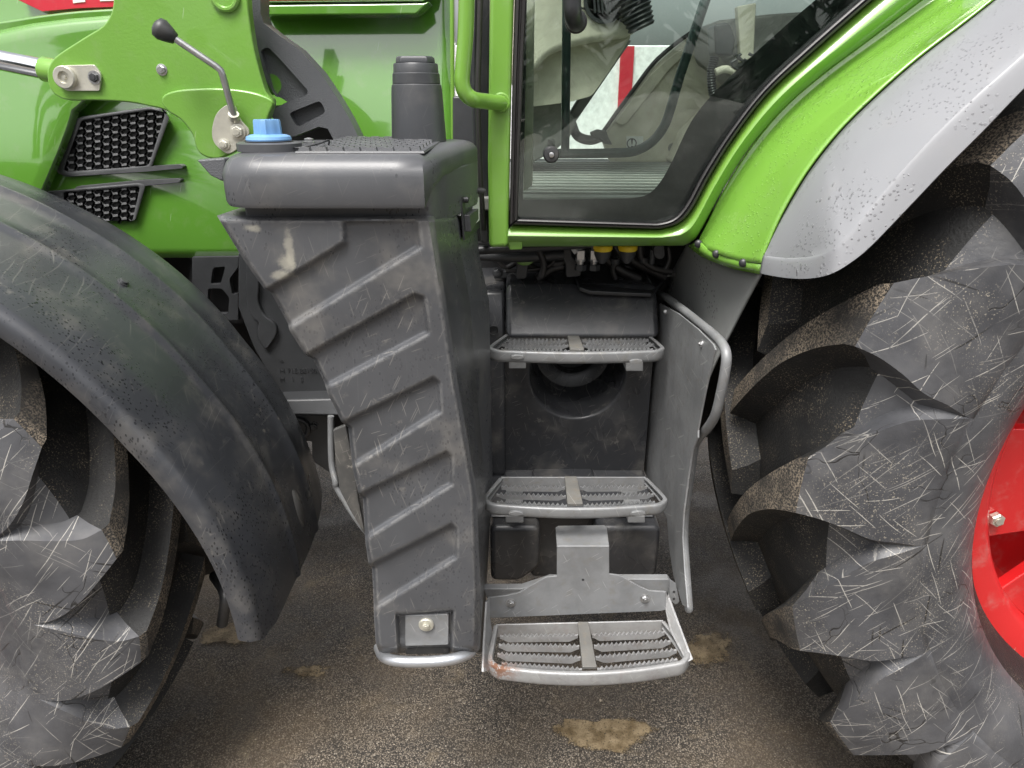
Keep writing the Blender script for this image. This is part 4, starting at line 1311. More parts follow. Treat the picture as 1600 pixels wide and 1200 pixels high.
# grille openings with hexagon mesh
def grille(name, outer, inner, Y, cell_w=23.4, cell_h=19.0):
    cxm = sum(p[0] for p in inner) / len(inner); cym = sum(p[1] for p in inner) / len(inner)
    def polar(poly, k, n=96):
        a_ = 2 * math.pi * k / n; dx, dy = math.cos(a_), math.sin(a_); best = 0
        for (x0_, y0_), (x1_, y1_) in zip(poly, poly[1:] + poly[:1]):
            ex, ey = x1_ - x0_, y1_ - y0_; den = dx * ey - dy * ex
            if abs(den) < 1e-9: continue
            t = ((x0_ - cxm) * ey - (y0_ - cym) * ex) / den; u = ((x0_ - cxm) * dy - (y0_ - cym) * dx) / den
            if t > 0 and -1e-6 <= u <= 1 + 1e-6: best = max(best, t)
        return Vector((cxm + dx * best, cym + dy * best))
    oo = [polar(outer, k) for k in range(96)]; ii = [polar(inner, k) for k in range(96)]
    rws_ = []
    for t, dy in ((0, .03), (0, .004), (.12, .001), (.3, 0), (.75, 0), (.92, .001), (1, .004), (1, .012)):
        rws_.append([P(p.x, p.y, Y + dy) for p in [a_.lerp(b_, t) for a_, b_ in zip(oo, ii)]])
    v, f = grid(rws_, True)
    fr = obj(name, v, f, 'ventframe', TR, smooth=40, label='grey hood vent with hexagon mesh')
    bk = plate('vent_back', inner, Y + .012, .01, 'dark', fr, bevel=0)
    V, Fc = [], []
    def bar(a, b, w=1.4):
        pa, pb = P(a[0], a[1], Y + .004), P(b[0], b[1], Y + .004)
        d = (pb - pa); 
        if d.length < 1e-5: return
        wd = rpx(w, pa)
        nn = Vector((-d.z, 0, d.x)).normalized() * wd
        k = len(V)
        for p in (pa, pb):
            for s1, s2 in ((-1, 0), (1, 0), (1.2, .007), (-1.2, .007)):
                V.append(p + nn * s1 + Vector((0, s2, 0)))
        Fc.extend([tuple(k + i for i in q) for q in ((0, 4, 5, 1), (1, 5, 6, 2), (3, 7, 4, 0), (2, 6, 7, 3))])
    x0 = min(p[0] for p in inner) - 30; x1 = max(p[0] for p in inner) + 30
    y0 = min(p[1] for p in inner) - 20; y1 = max(p[1] for p in inner) + 20
    pitchx, hh = 27.5, 5.8
    def inside(p): return sd_poly(p, inner) < 4
    sh = lambda x, y: (x, y - .10 * (x - x0))
    r = 0; y = y0 - 10
    while y < y1 + 40:
        x = x0 + (pitchx / 2 if r % 2 else 0)
        while x < x1:
            L_, R_ = sh(x - pitchx * .333, y), sh(x + pitchx * .333, y)
            t1, t2, b1_, b2_ = sh(x - pitchx * .167, y - hh), sh(x + pitchx * .167, y - hh), sh(x - pitchx * .167, y + hh), sh(x + pitchx * .167, y + hh)
            for a, b in ((L_, t1), (t1, t2), (t2, R_), (R_, b2_), (b1_, L_)):
                if inside(a) and inside(b): bar(a, b)
            x += pitchx
        y += hh; r += 1
    obj('hexagon_mesh', V, Fc, 'vent', fr, smooth=0)
    return fr
skew = lambda p: p
o1 = fillet([(85, 268), (116, 184), (240, 166), (266, 182), (237, 262), (228, 268), (104, 277)], [9, 14, 10, 4, 6, 6, 9], 4)
i1 = fillet([(99, 267), (128, 188), (236, 172), (259, 175), (232, 259), (108, 268)], 4, 3)
grille('vent_grille', [tuple(p) for p in o1], [tuple(p) for p in i1], 1.935)
o2 = fillet([(60, 300), (222, 285), (228, 290), (212, 345), (60, 345)], 3, 3)
i2 = fillet([(100, 300), (219, 291), (207, 345), (100, 345)], 2, 3)
grille('vent_grille', [tuple(p) for p in o2], [tuple(p) for p in i2], 1.930)
for q in ([(100, 276), (230, 268), (284, 263), (286, 260), (281, 257), (230, 260)], [(112, 300), (222, 291), (280, 285), (283, 281), (278, 279), (215, 282), (120, 291)]):
    hplate('vent_fin', [tuple(p) for p in fillet(q, 3, 3)], 1.932, .03, 'ventframe', .003)
# lower sill panel behind the tank: perforated frame, plate, bar
plate('lattice_frame', [(300, 402), (372, 401), (372, 500), (300, 500)], 1.93, .02, 'frame', TR, bevel=.003)
lf = bpy.data.objects['lattice_frame']
cut(lf, [cutter([tuple(p) for p in fillet(q, 4, 3)], 1.90, .1) for q in ([(326, 422), (346, 420), (338, 448), (322, 448)], [(352, 440), (368, 418), (368, 462), (356, 465)], [(318, 455), (340, 455), (352, 470), (350, 495), (318, 495)])])
plate('lattice_back', [(296, 405), (380, 405), (380, 505), (296, 505)], 1.98, .02, 'dark', TR, bevel=0)
ch = plate('chassis_plate', [(372, 395), (640, 395), (640, 700), (500, 622), (440, 622), (395, 540), (372, 480)], 1.90, .03, 'frame', TR, bevel=.004, label='dark grey chassis side plate with embossed part number')
chp = [(395, 395), (404, 440), (403, 470), (412, 492), (428, 505), (432, 520), (424, 535), (414, 545), (402, 525), (404, 505), (394, 495), (385, 470), (385, 395)]
plate('embossed_rib', [tuple(p) for p in sm([Vector(q) for q in chp], 3, True)], 1.885, .03, 'frame', ch, bevel=.01, seg=4)
lathe('chassis_hole', P(440, 565, 1.8985), [(.001, .0045), (0, .0045)], 'black', ch, seg=14)
def text(name, body, px, py, Y, size_px, mat, parent, depth_=.001):
    c = bpy.data.curves.new(name, 'FONT'); c.body = body
    p = P(px, py, Y); c.size = rpx(size_px, p); c.extrude = depth_
    t = bpy.data.objects.new(name + '_tmp', c); COL.objects.link(t)
    t.location = p; t.rotation_euler = (rad(90), 0, 0)
    dg = bpy.context.evaluated_depsgraph_get(); dg.update()
    me = bpy.data.meshes.new_from_object(t.evaluated_get(dg)); me.transform(t.matrix_world)
    bpy.data.objects.remove(t)
    me.materials.append(M[mat]) if not me.materials else None
    me.materials[0] = M[mat]
    o = bpy.data.objects.new(name, me); link(o, parent)
    return o
text('embossed_number', 'M 715.8810010', 437, 583, 1.8985, 11, 'frame', ch)
text('embossed_number', 'M   1   S', 437, 596, 1.8985, 11, 'frame', ch)
bar_ = [P(a, b, Y) for a, b, Y in ((430, 625, 1.84), (540, 622, 1.84), (540, 650, 1.82), (430, 648, 1.82))]
v, f = prism(bar_, [p + Vector((0, .09, 0)) for p in bar_]); obj('chassis_rail', v, f, 'frame', TR, bevel=.006)
cbk = plate('axle_bracket', [(455, 648), (515, 648), (522, 670), (520, 742), (510, 736), (487, 720), (487, 690), (455, 690)], 1.90, .03, 'frame', TR, bevel=.004)
bolt('bracket_bolt', P(491, 666, 1.90), .011, 'frame', cbk)
lathe('bracket_boss', P(468, 668, 1.90), [(0, .035), (-.012, .034), (-.014, .028), (-.006, .02)], 'frame', cbk, seg=28)
# steel strap and torn mud flap beside the tank
tube('tank_strap', [P(517, 650, 1.55), P(518, 720, 1.54), P(524, 752, 1.52), P(528, 765, 1.52), P(560, 815, 1.50), P(585, 845, 1.50)], .008, 'rail', TR, seg=8)
fm_ = [(520, 672), (540, 664), (552, 720), (560, 780), (572, 840), (548, 800), (530, 765), (524, 720)]
plate('worn_flap', fm_, 1.42, .012, 'lens', TR, bevel=.003, label='torn mud-caked flap behind the tank')
# engine / chassis bulk: keeps the underside dark
box('chassis_core', (-2.2, 2.05, .68), (2.3, 3.0, 1.47), 'dark', TR, bevel=.02)

# ================================================================== loader bracket
LY = 1.62
lb_px = [(178, -60), (177, -5), (173, 20), (160, 40), (133, 57), (93, 83), (79, 97), (73, 114), (77, 137), (90, 151), (110, 157), (150, 157), (200, 160), (233, 166), (257, 172), (283, 188), (300, 210), (307, 233), (320, 245), (343, 248), (376, 234), (402, 232), (412, 205), (420, 180), (426, 158), (416, 144), (407, 117), (397, 77), (390, 33), (387, 0), (387, -60)]
lbk = plate('loader_bracket', [tuple(p) for p in sm([Vector(q) for q in lb_px], 3)], LY, .03, 'green_cast', TR, bevel=.004, seg=3, label='thick green loader mounting bracket')
lo_px = [(252, 160), (256, 148), (275, 141), (310, 138), (350, 138), (390, 143), (418, 152), (427, 161), (420, 180), (412, 205), (402, 232), (376, 234), (343, 248), (320, 245), (307, 233), (300, 210), (283, 188), (262, 174)]
plate('bracket_foot', [tuple(p) for p in sm([Vector(q) for q in lo_px], 3, True)], LY - .014, .018, 'green_cast', lbk, bevel=.010, seg=4)
lathe('bracket_boss', P(352, -6, LY), [(.002, .030), (-.006, .030), (-.009, .026), (-.009, .022), (-.004, .019)], 'green_cast', lbk, seg=32)
kp = fillet([(88, 118), (96, 102), (147, 101), (156, 113), (158, 120), (155, 142), (103, 142), (92, 134)], [10, 10, 2, 2, 2, 2, 10, 10], 4)
kpl = plate('pin_keeper', [tuple(p) for p in kp], LY - .006, .006, 'zinc', lbk, bevel=.001)
c = P(104, 121, LY - .006)
lathe('pin_head', c, [(.001, .0225), (-.010, .0225), (-.012, .0205), (-.012, .012), (-.006, .0105), (-.006, .004), (-.010, .003)], 'zinc', lbk, seg=32)
c = P(148, 121, LY - .006)
lathe('keeper_washer', c, [(.001, .0135), (-.002, .0135)], 'bolt', lbk, seg=24)
bolt('keeper_bolt', c, .0095, 'frame', lbk, washer=False)
bolt('bracket_bolt', P(253, 109, LY), .0085, 'bolt', lbk)
# hydraulic cylinder rod behind the bracket
ra, rb_ = P(-60, 82, 1.66), P(68, 108, 1.66)
tube('cylinder_rod', [ra, rb_], .021, 'chrome', TR, smooth_path=False, seg=28)
d = (rb_ - ra).normalized()
tube('rod_end', [rb_ - d * .004, rb_ + d * .0001, rb_ + d * .05], [.022, .025, .025], 'green', bpy.data.objects['cylinder_rod'], smooth_path=False, seg=28)
# cast loader frame (dark)
CY = 1.70
ca = [(386, -60), (388, 33), (400, 77), (410, 117), (430, 150), (447, 160), (424, 173), (423, 180), (447, 214), (460, 213), (498, 198), (512, 201), (523, 222), (523, 240), (568, 240), (563, 220), (547, 187), (527, 153), (500, 113), (467, 77), (433, 53), (412, 36), (407, 20), (407, -60)]
cs_ = plate('loader_frame', ca, CY, .06, 'cast', TR, bevel=.007, seg=3, label='dark cast loader frame arm with pockets')
pk1 = [tuple(p) for p in fillet([(402, 78), (414, 72), (428, 86), (478, 142), (474, 150), (436, 162), (420, 140)], 6, 4)]
pk2 = [tuple(p) for p in fillet([(447, 177), (497, 157), (506, 176), (460, 200)], 7, 4)]
cut(cs_, [cutter(pk1, CY - .02, .038), cutter(pk2, CY - .02, .044)])
lathe('frame_bore', P(424, 132, CY + .0175), [(.002, .022), (0, .022), (0, .001)], 'green_hood', cs_, seg=24)
# lock lever
lev = plate('lock_plate', [tuple(p) for p in sm([Vector(q) for q in [(331, 205), (337, 180), (352, 165), (366, 165), (372, 180), (378, 190), (388, 202), (388, 212), (376, 228), (358, 240), (345, 234), (334, 222)]], 4, True)], LY - .034, .006, 'zinc', TR, bevel=.001, label='zinc locking plate with bent hand lever')
tube('lever_rod', [P(366, 183, LY - .04), P(361, 165, LY - .05), P(348, 118, LY - .06), P(345, 110, LY - .061), P(338, 104, LY - .062), P(274, 61, LY - .075)], rpx(5.4, P(345, 110, LY - .06)), 'bolt', lev, seg=14, smooth_path=False)
ka, kb = P(274, 61, LY - .075), P(240, 38, LY - .082)
dd = kb - ka
tube('lever_knob', [ka - dd * .02, ka, ka + dd * .3, ka + dd * .62, ka + dd * .85, ka + dd * .97, ka + dd * 1.0], [.008, .0105, .016, .0205, .0185, .010, .002], 'black', lev, seg=20, n=4, smooth_path=False)
bolt('lever_bolt', P(372, 206, LY - .036), .012, 'zinc', lev)
bolt('lever_bolt', P(350, 226, LY - .036), .009, 'zinc', lev)
tube('lever_collar', [P(366, 186, LY - .036), P(365, 178, LY - .044)], .011, 'zinc', lev, smooth_path=False)
plate('lid_hinge', [(307, 250), (350, 247), (352, 252), (348, 284), (328, 274)], 1.30, .03, 'cast', tank, bevel=.003)

plate('dark_fill', [(425, 165), (530, 160), (545, 235), (440, 235)], 1.80, .02, 'dark', cs_, bevel=0)  # dark sheet added for the darkness under the casting
# ================================================================== cab and door
DY = 1.56
seal_in = [(812, 342), (1028, 349), (1052, 342), (1072, 320), (1100, 268), (1142, 203), (1193, 138), (1256, 78), (1345, 0), (1400, -45)]
seal_out = [(801, 351), (1030, 358), (1060, 349), (1082, 326), (1110, 274), (1151, 209), (1202, 144), (1266, 85), (1356, 6), (1412, -40)]
door_out = [(770, 386), (1068, 384), (1086, 374), (1102, 348), (1128, 300), (1168, 236), (1222, 172), (1286, 116), (1356, 64), (1438, 2), (1500, -45)]
def cr(pts, n=5, k0=1):
    """straight start, smooth afterwards"""
    return [tuple(pts[0])] + [tuple(p) for p in sm([Vector(q) for q in pts[k0:]], n)]
so_c, si_c, do_c = cr(seal_out), cr(seal_in), cr(door_out)
def band(name, A, B, Ya, Yb, th, mat, parent, prof=None, n=70, **kw):
    """moulding between pixel curves A (inner) and B (outer); prof: (t across, forward bulge)"""
    a = resample([Vector((p[0], p[1], 0)) for p in A], n); b = resample([Vector((p[0], p[1], 0)) for p in B], n)
    prof = prof or [(0, th), (0, 0), (1, 0), (1, th)]
    rows = []
    for i in range(n):
        row = []
        for t, dy in prof:
            q = a[i].lerp(b[i], t)
            row.append(P(q.x, q.y, Ya + (Yb - Ya) * t + dy))
        rows.append(row)
    v, f = grid(rows)
    return obj(name, v, f, mat, parent, smooth=38, **kw)
# green frame: flat sill and curved rear post, two facets
door = band('cab_door', so_c, do_c, DY, DY + .015, .05, 'green', TR, prof=[(0, .05), (0, .020), (.03, .012), (.10, .006), (.42, -.012), (.50, -.015), (.58, -.013), (.92, .012), (.98, .020), (1, .032), (1, .07)], n=90, label='green framed glass cab door')
# front pillar of the door
pil = [(766, -60), (805, -60), (800, 100), (797, 250), (794, 386), (764, 388), (762, 250), (764, 100)]
pr = plate('cab_pillar', [tuple(p) for p in pil], DY - .012, .07, 'green', TR, bevel=.010, seg=4)
plate('sill_lug', [(792, 376), (816, 376), (816, 390), (796, 391)], DY + .012, .03, 'green', door, bevel=.003)
# rubber seal, left post and around
sealL_o = [(806, -60), (801, 100), (798, 250), (796, 351)]
sealL_i = [(826, -60), (818, 100), (812, 250), (809, 342)]
rp = [(0, .03), (0, .0), (.12, -.008), (.35, -.010), (.45, -.002), (.55, -.002), (.65, -.009), (.88, -.008), (1, 0), (1, .03)]
band('door_seal', si_c, so_c, DY - .001, DY - .001, .03, 'seal', door, prof=rp, n=90)
band('door_seal', sealL_i, sealL_o, DY - .003, DY - .003, .03, 'seal', door, prof=rp, n=20)
# glass and the black printed border
gl = [(812, -60), (808, 345), (1030, 352), (1056, 345), (1078, 322), (1106, 270), (1147, 205), (1198, 141), (1262, 81), (1352, 2), (1410, -45)]
gp = [P(a, b, DY + .012) for a, b in gl]
v, f = prism(gp, [p + Vector((0, .005, 0)) for p in gp])
obj('door_glass', v, f, 'glass', door, smooth=0)
fr_o = gl
f_b = [(812, 310), (1000, 311), (1026, 300), (1046, 278), (1062, 245), (1090, 190), (1140, 125), (1206, 62), (1290, -8), (1340, -60)]
def fritpoly():
    outer = [(809, 345), (1030, 352), (1056, 345), (1078, 322), (1106, 270), (1147, 205), (1198, 141), (1262, 81), (1352, 2), (1410, -60)]
    inner = [(812, 312), (985, 310), (1012, 304), (1032, 284), (1050, 252), (1080, 190), (1115, 146), (1170, 92), (1232, 36), (1290, -14), (1340, -60)]
    return outer, inner
fo_, fi_ = fritpoly()
band('glass_border', cr(fi_), cr(fo_), DY + .0195, DY + .0195, .001, 'frit', door, prof=[(0, 0), (1, 0), (1, .001), (0, .001), (0, 0)], n=80)
plate('glass_border', [(812, -60), (824, -60), (822, 100), (819, 250), (817, 312), (809, 345), (808, 250)], DY + .020, .001, 'frit', door, bevel=0)
# inside grab frame of the door: upright, bottom tube with big bend, knob
gy = DY + .055
tube('door_bar', [P(886, -40, gy), P(885, 60, gy), P(884, 150, gy), P(883, 236, gy)], rpx(7, P(884, 100, gy)), 'teal', door, smooth_path=False, seg=14)
tube('door_bar', [P(862, 240, gy), P(910, 240, gy), P(960, 239, gy), P(992, 236, gy), P(1018, 222, gy), P(1036, 200, gy), P(1047, 172, gy), P(1062, 120, gy), P(1082, 60, gy), P(1102, 0, gy), P(1116, -45, gy)], rpx(7.5, P(1000, 200, gy)), 'teal', door, seg=14)
kc = P(861, 241, DY + .010)
lathe('door_knob', kc, [(.004, .017), (-.012, .017), (-.017, .014), (-.018, .007), (-.016, .006), (-.016, .001)], 'black', door, seg=28)
lathe('knob_screw', kc + Vector((0, -.017, 0)), [(0, .0055), (-.003, .0055), (-.004, .003)], 'bolt', door, seg=16)
plate('knob_bracket', [(856, 218), (866, 218), (868, 238), (856, 238)], DY + .03, .01, 'greytrim', door, bevel=.001)
hk = P(896, 30, DY - .035)
tube('door_hinge_arm', [P(894, -60, DY - .05), P(894, 0, DY - .05), P(895, 20, DY - .048), P(898, 32, DY - .03), P(901, 36, DY + .012)], rpx(14, hk), 'black', door, seg=18, n=5)
lathe('hinge_foot', P(900, 34, DY + .011), [(0, .022), (-.004, .022), (-.006, .018)], 'frit', door, seg=24)
# printed glass marks
text('glass_print', '- - - - - -', 858, 276, DY + .0105, 7, 'frame', door, .0002)
for i in range(3):
    text('glass_print', '. . . . . . .', 853, 281 + i * 5, DY + .0105, 6, 'frame', door, .0002)
# grab handle on the pillar
gh = [P(729, -60, 1.46), P(729, 0, 1.46), P(727, 60, 1.46), P(723, 108, 1.46), P(722, 128, 1.46), P(727, 145, 1.462), P(739, 155, 1.47), P(755, 158, 1.50), P(775, 160, 1.53), P(788, 161, 1.555)]
tube('grab_handle', gh, rpx(12.5, P(728, 60, 1.46)), 'green', TR, seg=18, n=6)
lathe('handle_collar', P(783, 160, DY - .016), [(.004, .019), (-.003, .019), (-.006, .016)], 'green', bpy.data.objects['grab_handle'], seg=24)
# dark gap between pillar and hood: trim strips, hose, panel
plate('pillar_trim', [(735, -60), (765, -60), (763, 380), (752, 380), (742, 250), (738, 100)], 1.68, .03, 'black', TR, bevel=.004)
tube('pillar_hose', [P(752, -60, 1.62), P(749, 60, 1.62), P(747, 150, 1.62), P(750, 260, 1.62), P(756, 360, 1.62)], .006, 'seal', TR)
tube('pillar_hose', [P(744, -60, 1.64), P(741, 80, 1.64), P(742, 190, 1.64), P(745, 240, 1.64)], .005, 'black', TR)
plate('firewall_panel', [(707, 150), (745, 150), (750, 330), (707, 260)], 1.86, .03, 'frame', TR, bevel=.006)
plate('firewall_panel', [(716, 20), (742, 20), (742, 160), (722, 160)], 1.93, .02, 'black', TR, bevel=.003)

# ------------------------------------------------------------------ cab interior
FZ = 1.488
ci = box('cab_floor', (-.08, 1.66, FZ - .03), (1.2, 2.62, FZ), 'floor', TR, bevel=.004, label='ribbed grey cab floor')
for k in range(13):
    y_ = 1.72 + k * .07
    q = [Vector((.0 + k * .004, y_, FZ + .0005)), Vector((.62, y_ - .03, FZ + .0005)), Vector((.62, y_ - .018, FZ + .0005)), Vector((.0 + k * .004, y_ + .012, FZ + .0005))]
    v, f = prism(q, [p + Vector((0, 0, .005)) for p in q]); obj('floor_rib', v, f, 'floor', ci, bevel=.0015)
IY = 2.58
# far side wall with curved window edge
fw = [(955, 256), (940, 215), (948, 203), (958, 190), (988, 145), (1020, 105), (1055, 75), (1078, 54), (1108, 50), (1180, 40), (1300, 20), (1300, 256)]
wl = plate('side_console', fw, IY, .06, 'beige', TR, bevel=.012, seg=3, label='beige far side wall of the cab with curved window edge')
edge = [(937, 212), (948, 198), (962, 178), (990, 140), (1022, 98), (1056, 68), (1080, 51)]
tube('window_seal', [P(a, b, IY - .002) for a, b in edge], .007, 'seal', wl, seg=8)
panel = [(962, 190), (975, 172), (1005, 130), (1040, 95), (1080, 68), (1078, 80), (1050, 105), (1022, 140), (990, 180), (975, 195)]
plate('trim_panel', [tuple(p) for p in sm([Vector(q) for q in panel], 3, True)], IY - .012, .02, 'beige', wl, bevel=.004)
plate('trim_panel', [(1050, 250), (1070, 205), (1110, 165), (1160, 140), (1300, 130), (1300, 256), (1050, 256)], IY - .10, .10, 'beige', wl, bevel=.03, seg=4)
lathe('trim_screw', P(1051, 231, IY - .002), [(.002, .016), (-.004, .015), (-.005, .008), (-.002, .006)], 'greytrim', wl, seg=20)
plate('trim_recess', [(1074, 220), (1110, 216), (1110, 250), (1074, 250)], IY - .115, .02, 'greytrim', wl, bevel=.006)
plate('warning_label', [(979, 213), (1005, 213), (1005, 237), (979, 237)], IY - .004, .004, 'white', wl, bevel=.0005)
lathe('label_gear', P(987, 224, IY - .0045), [(.001, .017), (-.001, .017), (-.001, .012)], 'frit', wl, seg=24)
lathe('label_face', P(987, 224, IY - .0058), [(.001, .0135), (-.0004, .0135)], 'white', wl, seg=24)
plate('label_mark', [(986, 217), (989, 217), (988, 226), (987, 226)], IY - .0066, .001, 'frit', wl, bevel=0)
plate('label_mark', [(986, 228), (989, 228), (989, 231), (986, 231)], IY - .0066, .001, 'frit', wl, bevel=0)
# dashboard column on the left
dash = plate('dashboard', [tuple(p) for p in sm([Vector(q) for q in [(800, -60), (960, -60), (985, 10), (997, 40), (985, 55), (955, 60), (900, 70), (860, 85), (835, 110), (800, 130)]], 4, True)], 2.05, .35, 'beige', TR, bevel=.02, seg=3, label='beige dashboard with round air vent')
plate('lower_cowl', [tuple(p) for p in fillet([(805, 95), (860, 78), (930, 58), (988, 54), (960, 100), (925, 150), (888, 160), (805, 170)], 8, 4)], 2.12, .30, 'beige', dash, bevel=.015, seg=3)
plate('kick_panel', [(805, 162), (870, 152), (902, 190), (890, 215), (868, 235), (830, 256), (805, 256)], 2.20, .3, 'greytrim', dash, bevel=.01)
tube('dash_seam', [P(905, 12, 2.045), P(950, 22, 2.045), P(992, 46, 2.045)], .0025, 'seal', dash, seg=6)
vent = lathe('air_vent', P(945, 0, 2.05), [(.01, .055), (-.012, .055), (-.012, .046), (.0, .044)], 'black', dash, seg=32)
for k in range(-3, 4):
    xx = 945 + k * 6
    plate('vent_slat', [(xx - 1.5, -20), (xx + 1.5, -20), (xx + 4.5, 20), (xx + 1.5, 20)], 2.035, .02, 'frame', dash, bevel=0)
rows = []
ba, bb = P(975, -40, 2.0), P(1003, 45, 2.0)
pth, rr = [], []
for i in range(25):
    t = i / 24; pth.append(ba.lerp(bb, t)); rr.append((.055 - .02 * t) * (1 if i % 2 else .86))
tube('column_boot', pth, rr, 'black', dash, smooth_path=False, seg=20)
# far corner post and foot pedal
plate('corner_post', [(960, 62), (988, 62), (900, 190), (893, 200), (882, 190), (940, 95)], 2.40, .05, 'greytrim', TR, bevel=.008)
pd = plate('foot_pedal', [(922, 207), (934, 202), (948, 205), (951, 215), (957, 226), (944, 225), (938, 217), (924, 213)], 2.2, .02, 'black', TR, bevel=.003)
tube('pedal_arm', [P(893, 192, 2.26), P(902, 212, 2.25), P(922, 219, 2.23), P(940, 214, 2.215)], .014, 'black', pd)
# seat side with controls and bellows hose
seat = plate('seat_base', [tuple(p) for p in fillet([(1118, 32), (1200, 22), (1300, 15), (1300, 130), (1180, 140), (1150, 110), (1125, 92)], 8, 4)], 2.25, .3, 'greytrim', TR, bevel=.02, seg=3, label='grey seat side with control block and bellows hose')
plate('control_block', [tuple(p) for p in fillet([(1116, 38), (1140, 34), (1150, 60), (1146, 88), (1118, 86)], 6, 4)], 2.15, .08, 'frame', seat, bevel=.01)
plate('control_panel', [(1152, 10), (1182, 4), (1178, 90), (1158, 98)], 2.14, .03, 'beige', seat, bevel=.004)
pth = [P(1117, 88, 2.12), P(1112, 112, 2.12), P(1113, 140, 2.12), P(1121, 165, 2.12), P(1130, 180, 2.12)]
pth = sm(pth, 14); tube('bellows_hose', pth, [.013 if i % 2 else .0105 for i in range(len(pth))], 'black', seat, smooth_path=False, seg=14)
tube('lever_arm', [P(1118, 113, 2.10), P(1132, 108, 2.10), P(1150, 112, 2.10)], .010, 'beige', seat)
for i in range(7):
    a = P(1146 + i * 4, 84 + (i % 3) * 9, 2.09); b = P(1152 + (i * 7) % 22, 118 - (i * 5) % 20, 2.09)
    tube('cable_loop', [a, a.lerp(b, .5) + Vector((.02 * (-1) ** i, 0, .005)), b], .004, 'black', seat, seg=7)
plate('door_lining', [(823, -60), (836, -60), (834, 150), (832, 290), (818, 300), (821, 150)], DY + .06, .02, 'beige', TR, bevel=.004)
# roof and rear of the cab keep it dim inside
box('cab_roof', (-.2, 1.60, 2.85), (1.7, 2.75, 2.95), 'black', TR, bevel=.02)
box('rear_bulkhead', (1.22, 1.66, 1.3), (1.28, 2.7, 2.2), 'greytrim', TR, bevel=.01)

# ------------------------------------------------------------------ fittings below the cab
plate('underfloor_panel', [(740, 380), (1075, 380), (1075, 470), (740, 470)], 2.00, .04, 'dark', TR, bevel=0)
tube('floor_conduit', [P(730, 392, 1.70), P(800, 388, 1.70), P(870, 384, 1.70), P(930, 380, 1.72)], .011, 'black', TR, seg=12)
tube('floor_conduit', [P(735, 398, 1.78), P(800, 402, 1.78), P(880, 398, 1.80)], .013, 'frame', TR, seg=12)
cm_ = plate('cab_mount', [tuple(p) for p in fillet([(796, 388), (836, 388), (838, 400), (826, 412), (822, 436), (806, 436), (808, 412), (798, 402)], 5, 4)], 1.80, .05, 'frame', TR, bevel=.004)
lathe('mount_bush', P(820, 396, 1.80), [(.005, .030), (-.006, .030), (-.008, .026), (-.008, .022)], 'green', cm_, seg=28)
lathe('mount_bolt', P(820, 393, 1.79), [(.004, .014), (-.004, .014), (-.006, .010)], 'bolt', cm_, seg=20)
plate('hose_guard', [tuple(p) for p in fillet([(876, 390), (892, 384), (894, 402), (908, 412), (908, 432), (884, 434), (884, 412), (876, 400)], 5, 4)], 1.80, .02, 'frame', TR, bevel=.003)
for x in (907, 928):
    q = P(x, 405, 1.76)
    fi = lathe('hydraulic_coupler', q, [(-.022, .007), (-.018, .009), (-.006, .009), (-.004, .013), (.004, .013), (.006, .009), (.012, .009), (.012, .0075), (.034, .0075), (.034, .004)], 'bolt', TR, axis=(0, 0, 1), seg=16)
    bx_ = P(x, 404, 1.75)
    box('coupler_nut', (bx_.x - .010, 1.742, bx_.z - .002), (bx_.x + .010, 1.765, bx_.z + .022), 'bolt', fi, bevel=.002)
    lathe('coupler_lock', P(x, 417, 1.76), [(-.008, .015), (.006, .015)], 'frame', fi, axis='Z', seg=6)
tube('fitting_tag', [P(894, 385, 1.74), P(901, 395, 1.735)], .007, 'white', TR, smooth_path=False, seg=8)
for x in (942, 981):
    q = P(x, 385, 1.66)
    yc_ = lathe('yellow_dust_cap', q + Vector((0, 0, -.010)), [(0, .020), (.004, .0225), (.012, .0225), (.014, .020)], 'yellow', TR, axis='Z', seg=24)
    lathe('cap_holder', q + Vector((0, 0, -.04)), [(0, .006), (.008, .014), (.022, .020), (.031, .020)], 'black', yc_, axis='Z', seg=20)
for pts in ([(946, 398), (955, 412), (975, 425), (1000, 436)], [(985, 398), (992, 408), (1015, 420), (1040, 432)], [(852, 392), (856, 404), (868, 412), (882, 408)], [(840, 436), (862, 420), (880, 416)]):
    tube('hydraulic_hose', [P(a, b, 1.84) for a, b in pts], .013, 'seal', TR, seg=12)
for pts, r_, Y in (([(770, 400), (790, 418), (812, 410), (850, 425)], .007, 1.86), ([(838, 384), (846, 400), (850, 415), (846, 432)], .009, 1.78), ([(960, 384), (968, 400), (958, 420), (962, 436)], .007, 1.82), ([(1000, 384), (1004, 404), (1022, 418), (1050, 424)], .010, 1.80), ([(1044, 386), (1046, 405), (1040, 420)], .006, 1.76), ([(862, 384), (868, 396), (862, 412), (840, 420), (790, 424)], .005, 1.82)):
    tube('hydraulic_hose', [P(a, b, Y) for a, b in pts], r_, 'seal', TR, seg=10)
for a_, b_ in ((848, 404), (962, 408), (1006, 406)):
    lathe('hose_clamp', P(a_, b_, 1.80), [(-.006, .012), (.006, .012)], 'frame', TR, axis='Z', seg=16)
mt = plate('valve_block', [tuple(p) for p in fillet([(1022, 384), (1038, 384), (1039, 402), (1030, 406), (1022, 400)], 4, 3)], 1.74, .03, 'frame', TR, bevel=.004)
tube('valve_pin', [P(1020, 390, 1.76), P(1018, 412, 1.76)], .007, 'frame', mt, smooth_path=False)
lathe('fuel_sender', P(1035, 427, 1.88), [(0, .04), (.008, .04), (.010, .03)], 'bolt', TR, axis='Z', seg=24)
plate('tank_strap_bar', [(770, 424), (880, 422), (884, 432), (772, 436)], 1.90, .03, 'frame', TR, bevel=.003)
for a, b in ((778, 426), (857, 424), (980, 424)):
    bolt('strap_bolt', P(a, b, 1.88), .011, 'frame', fuel)

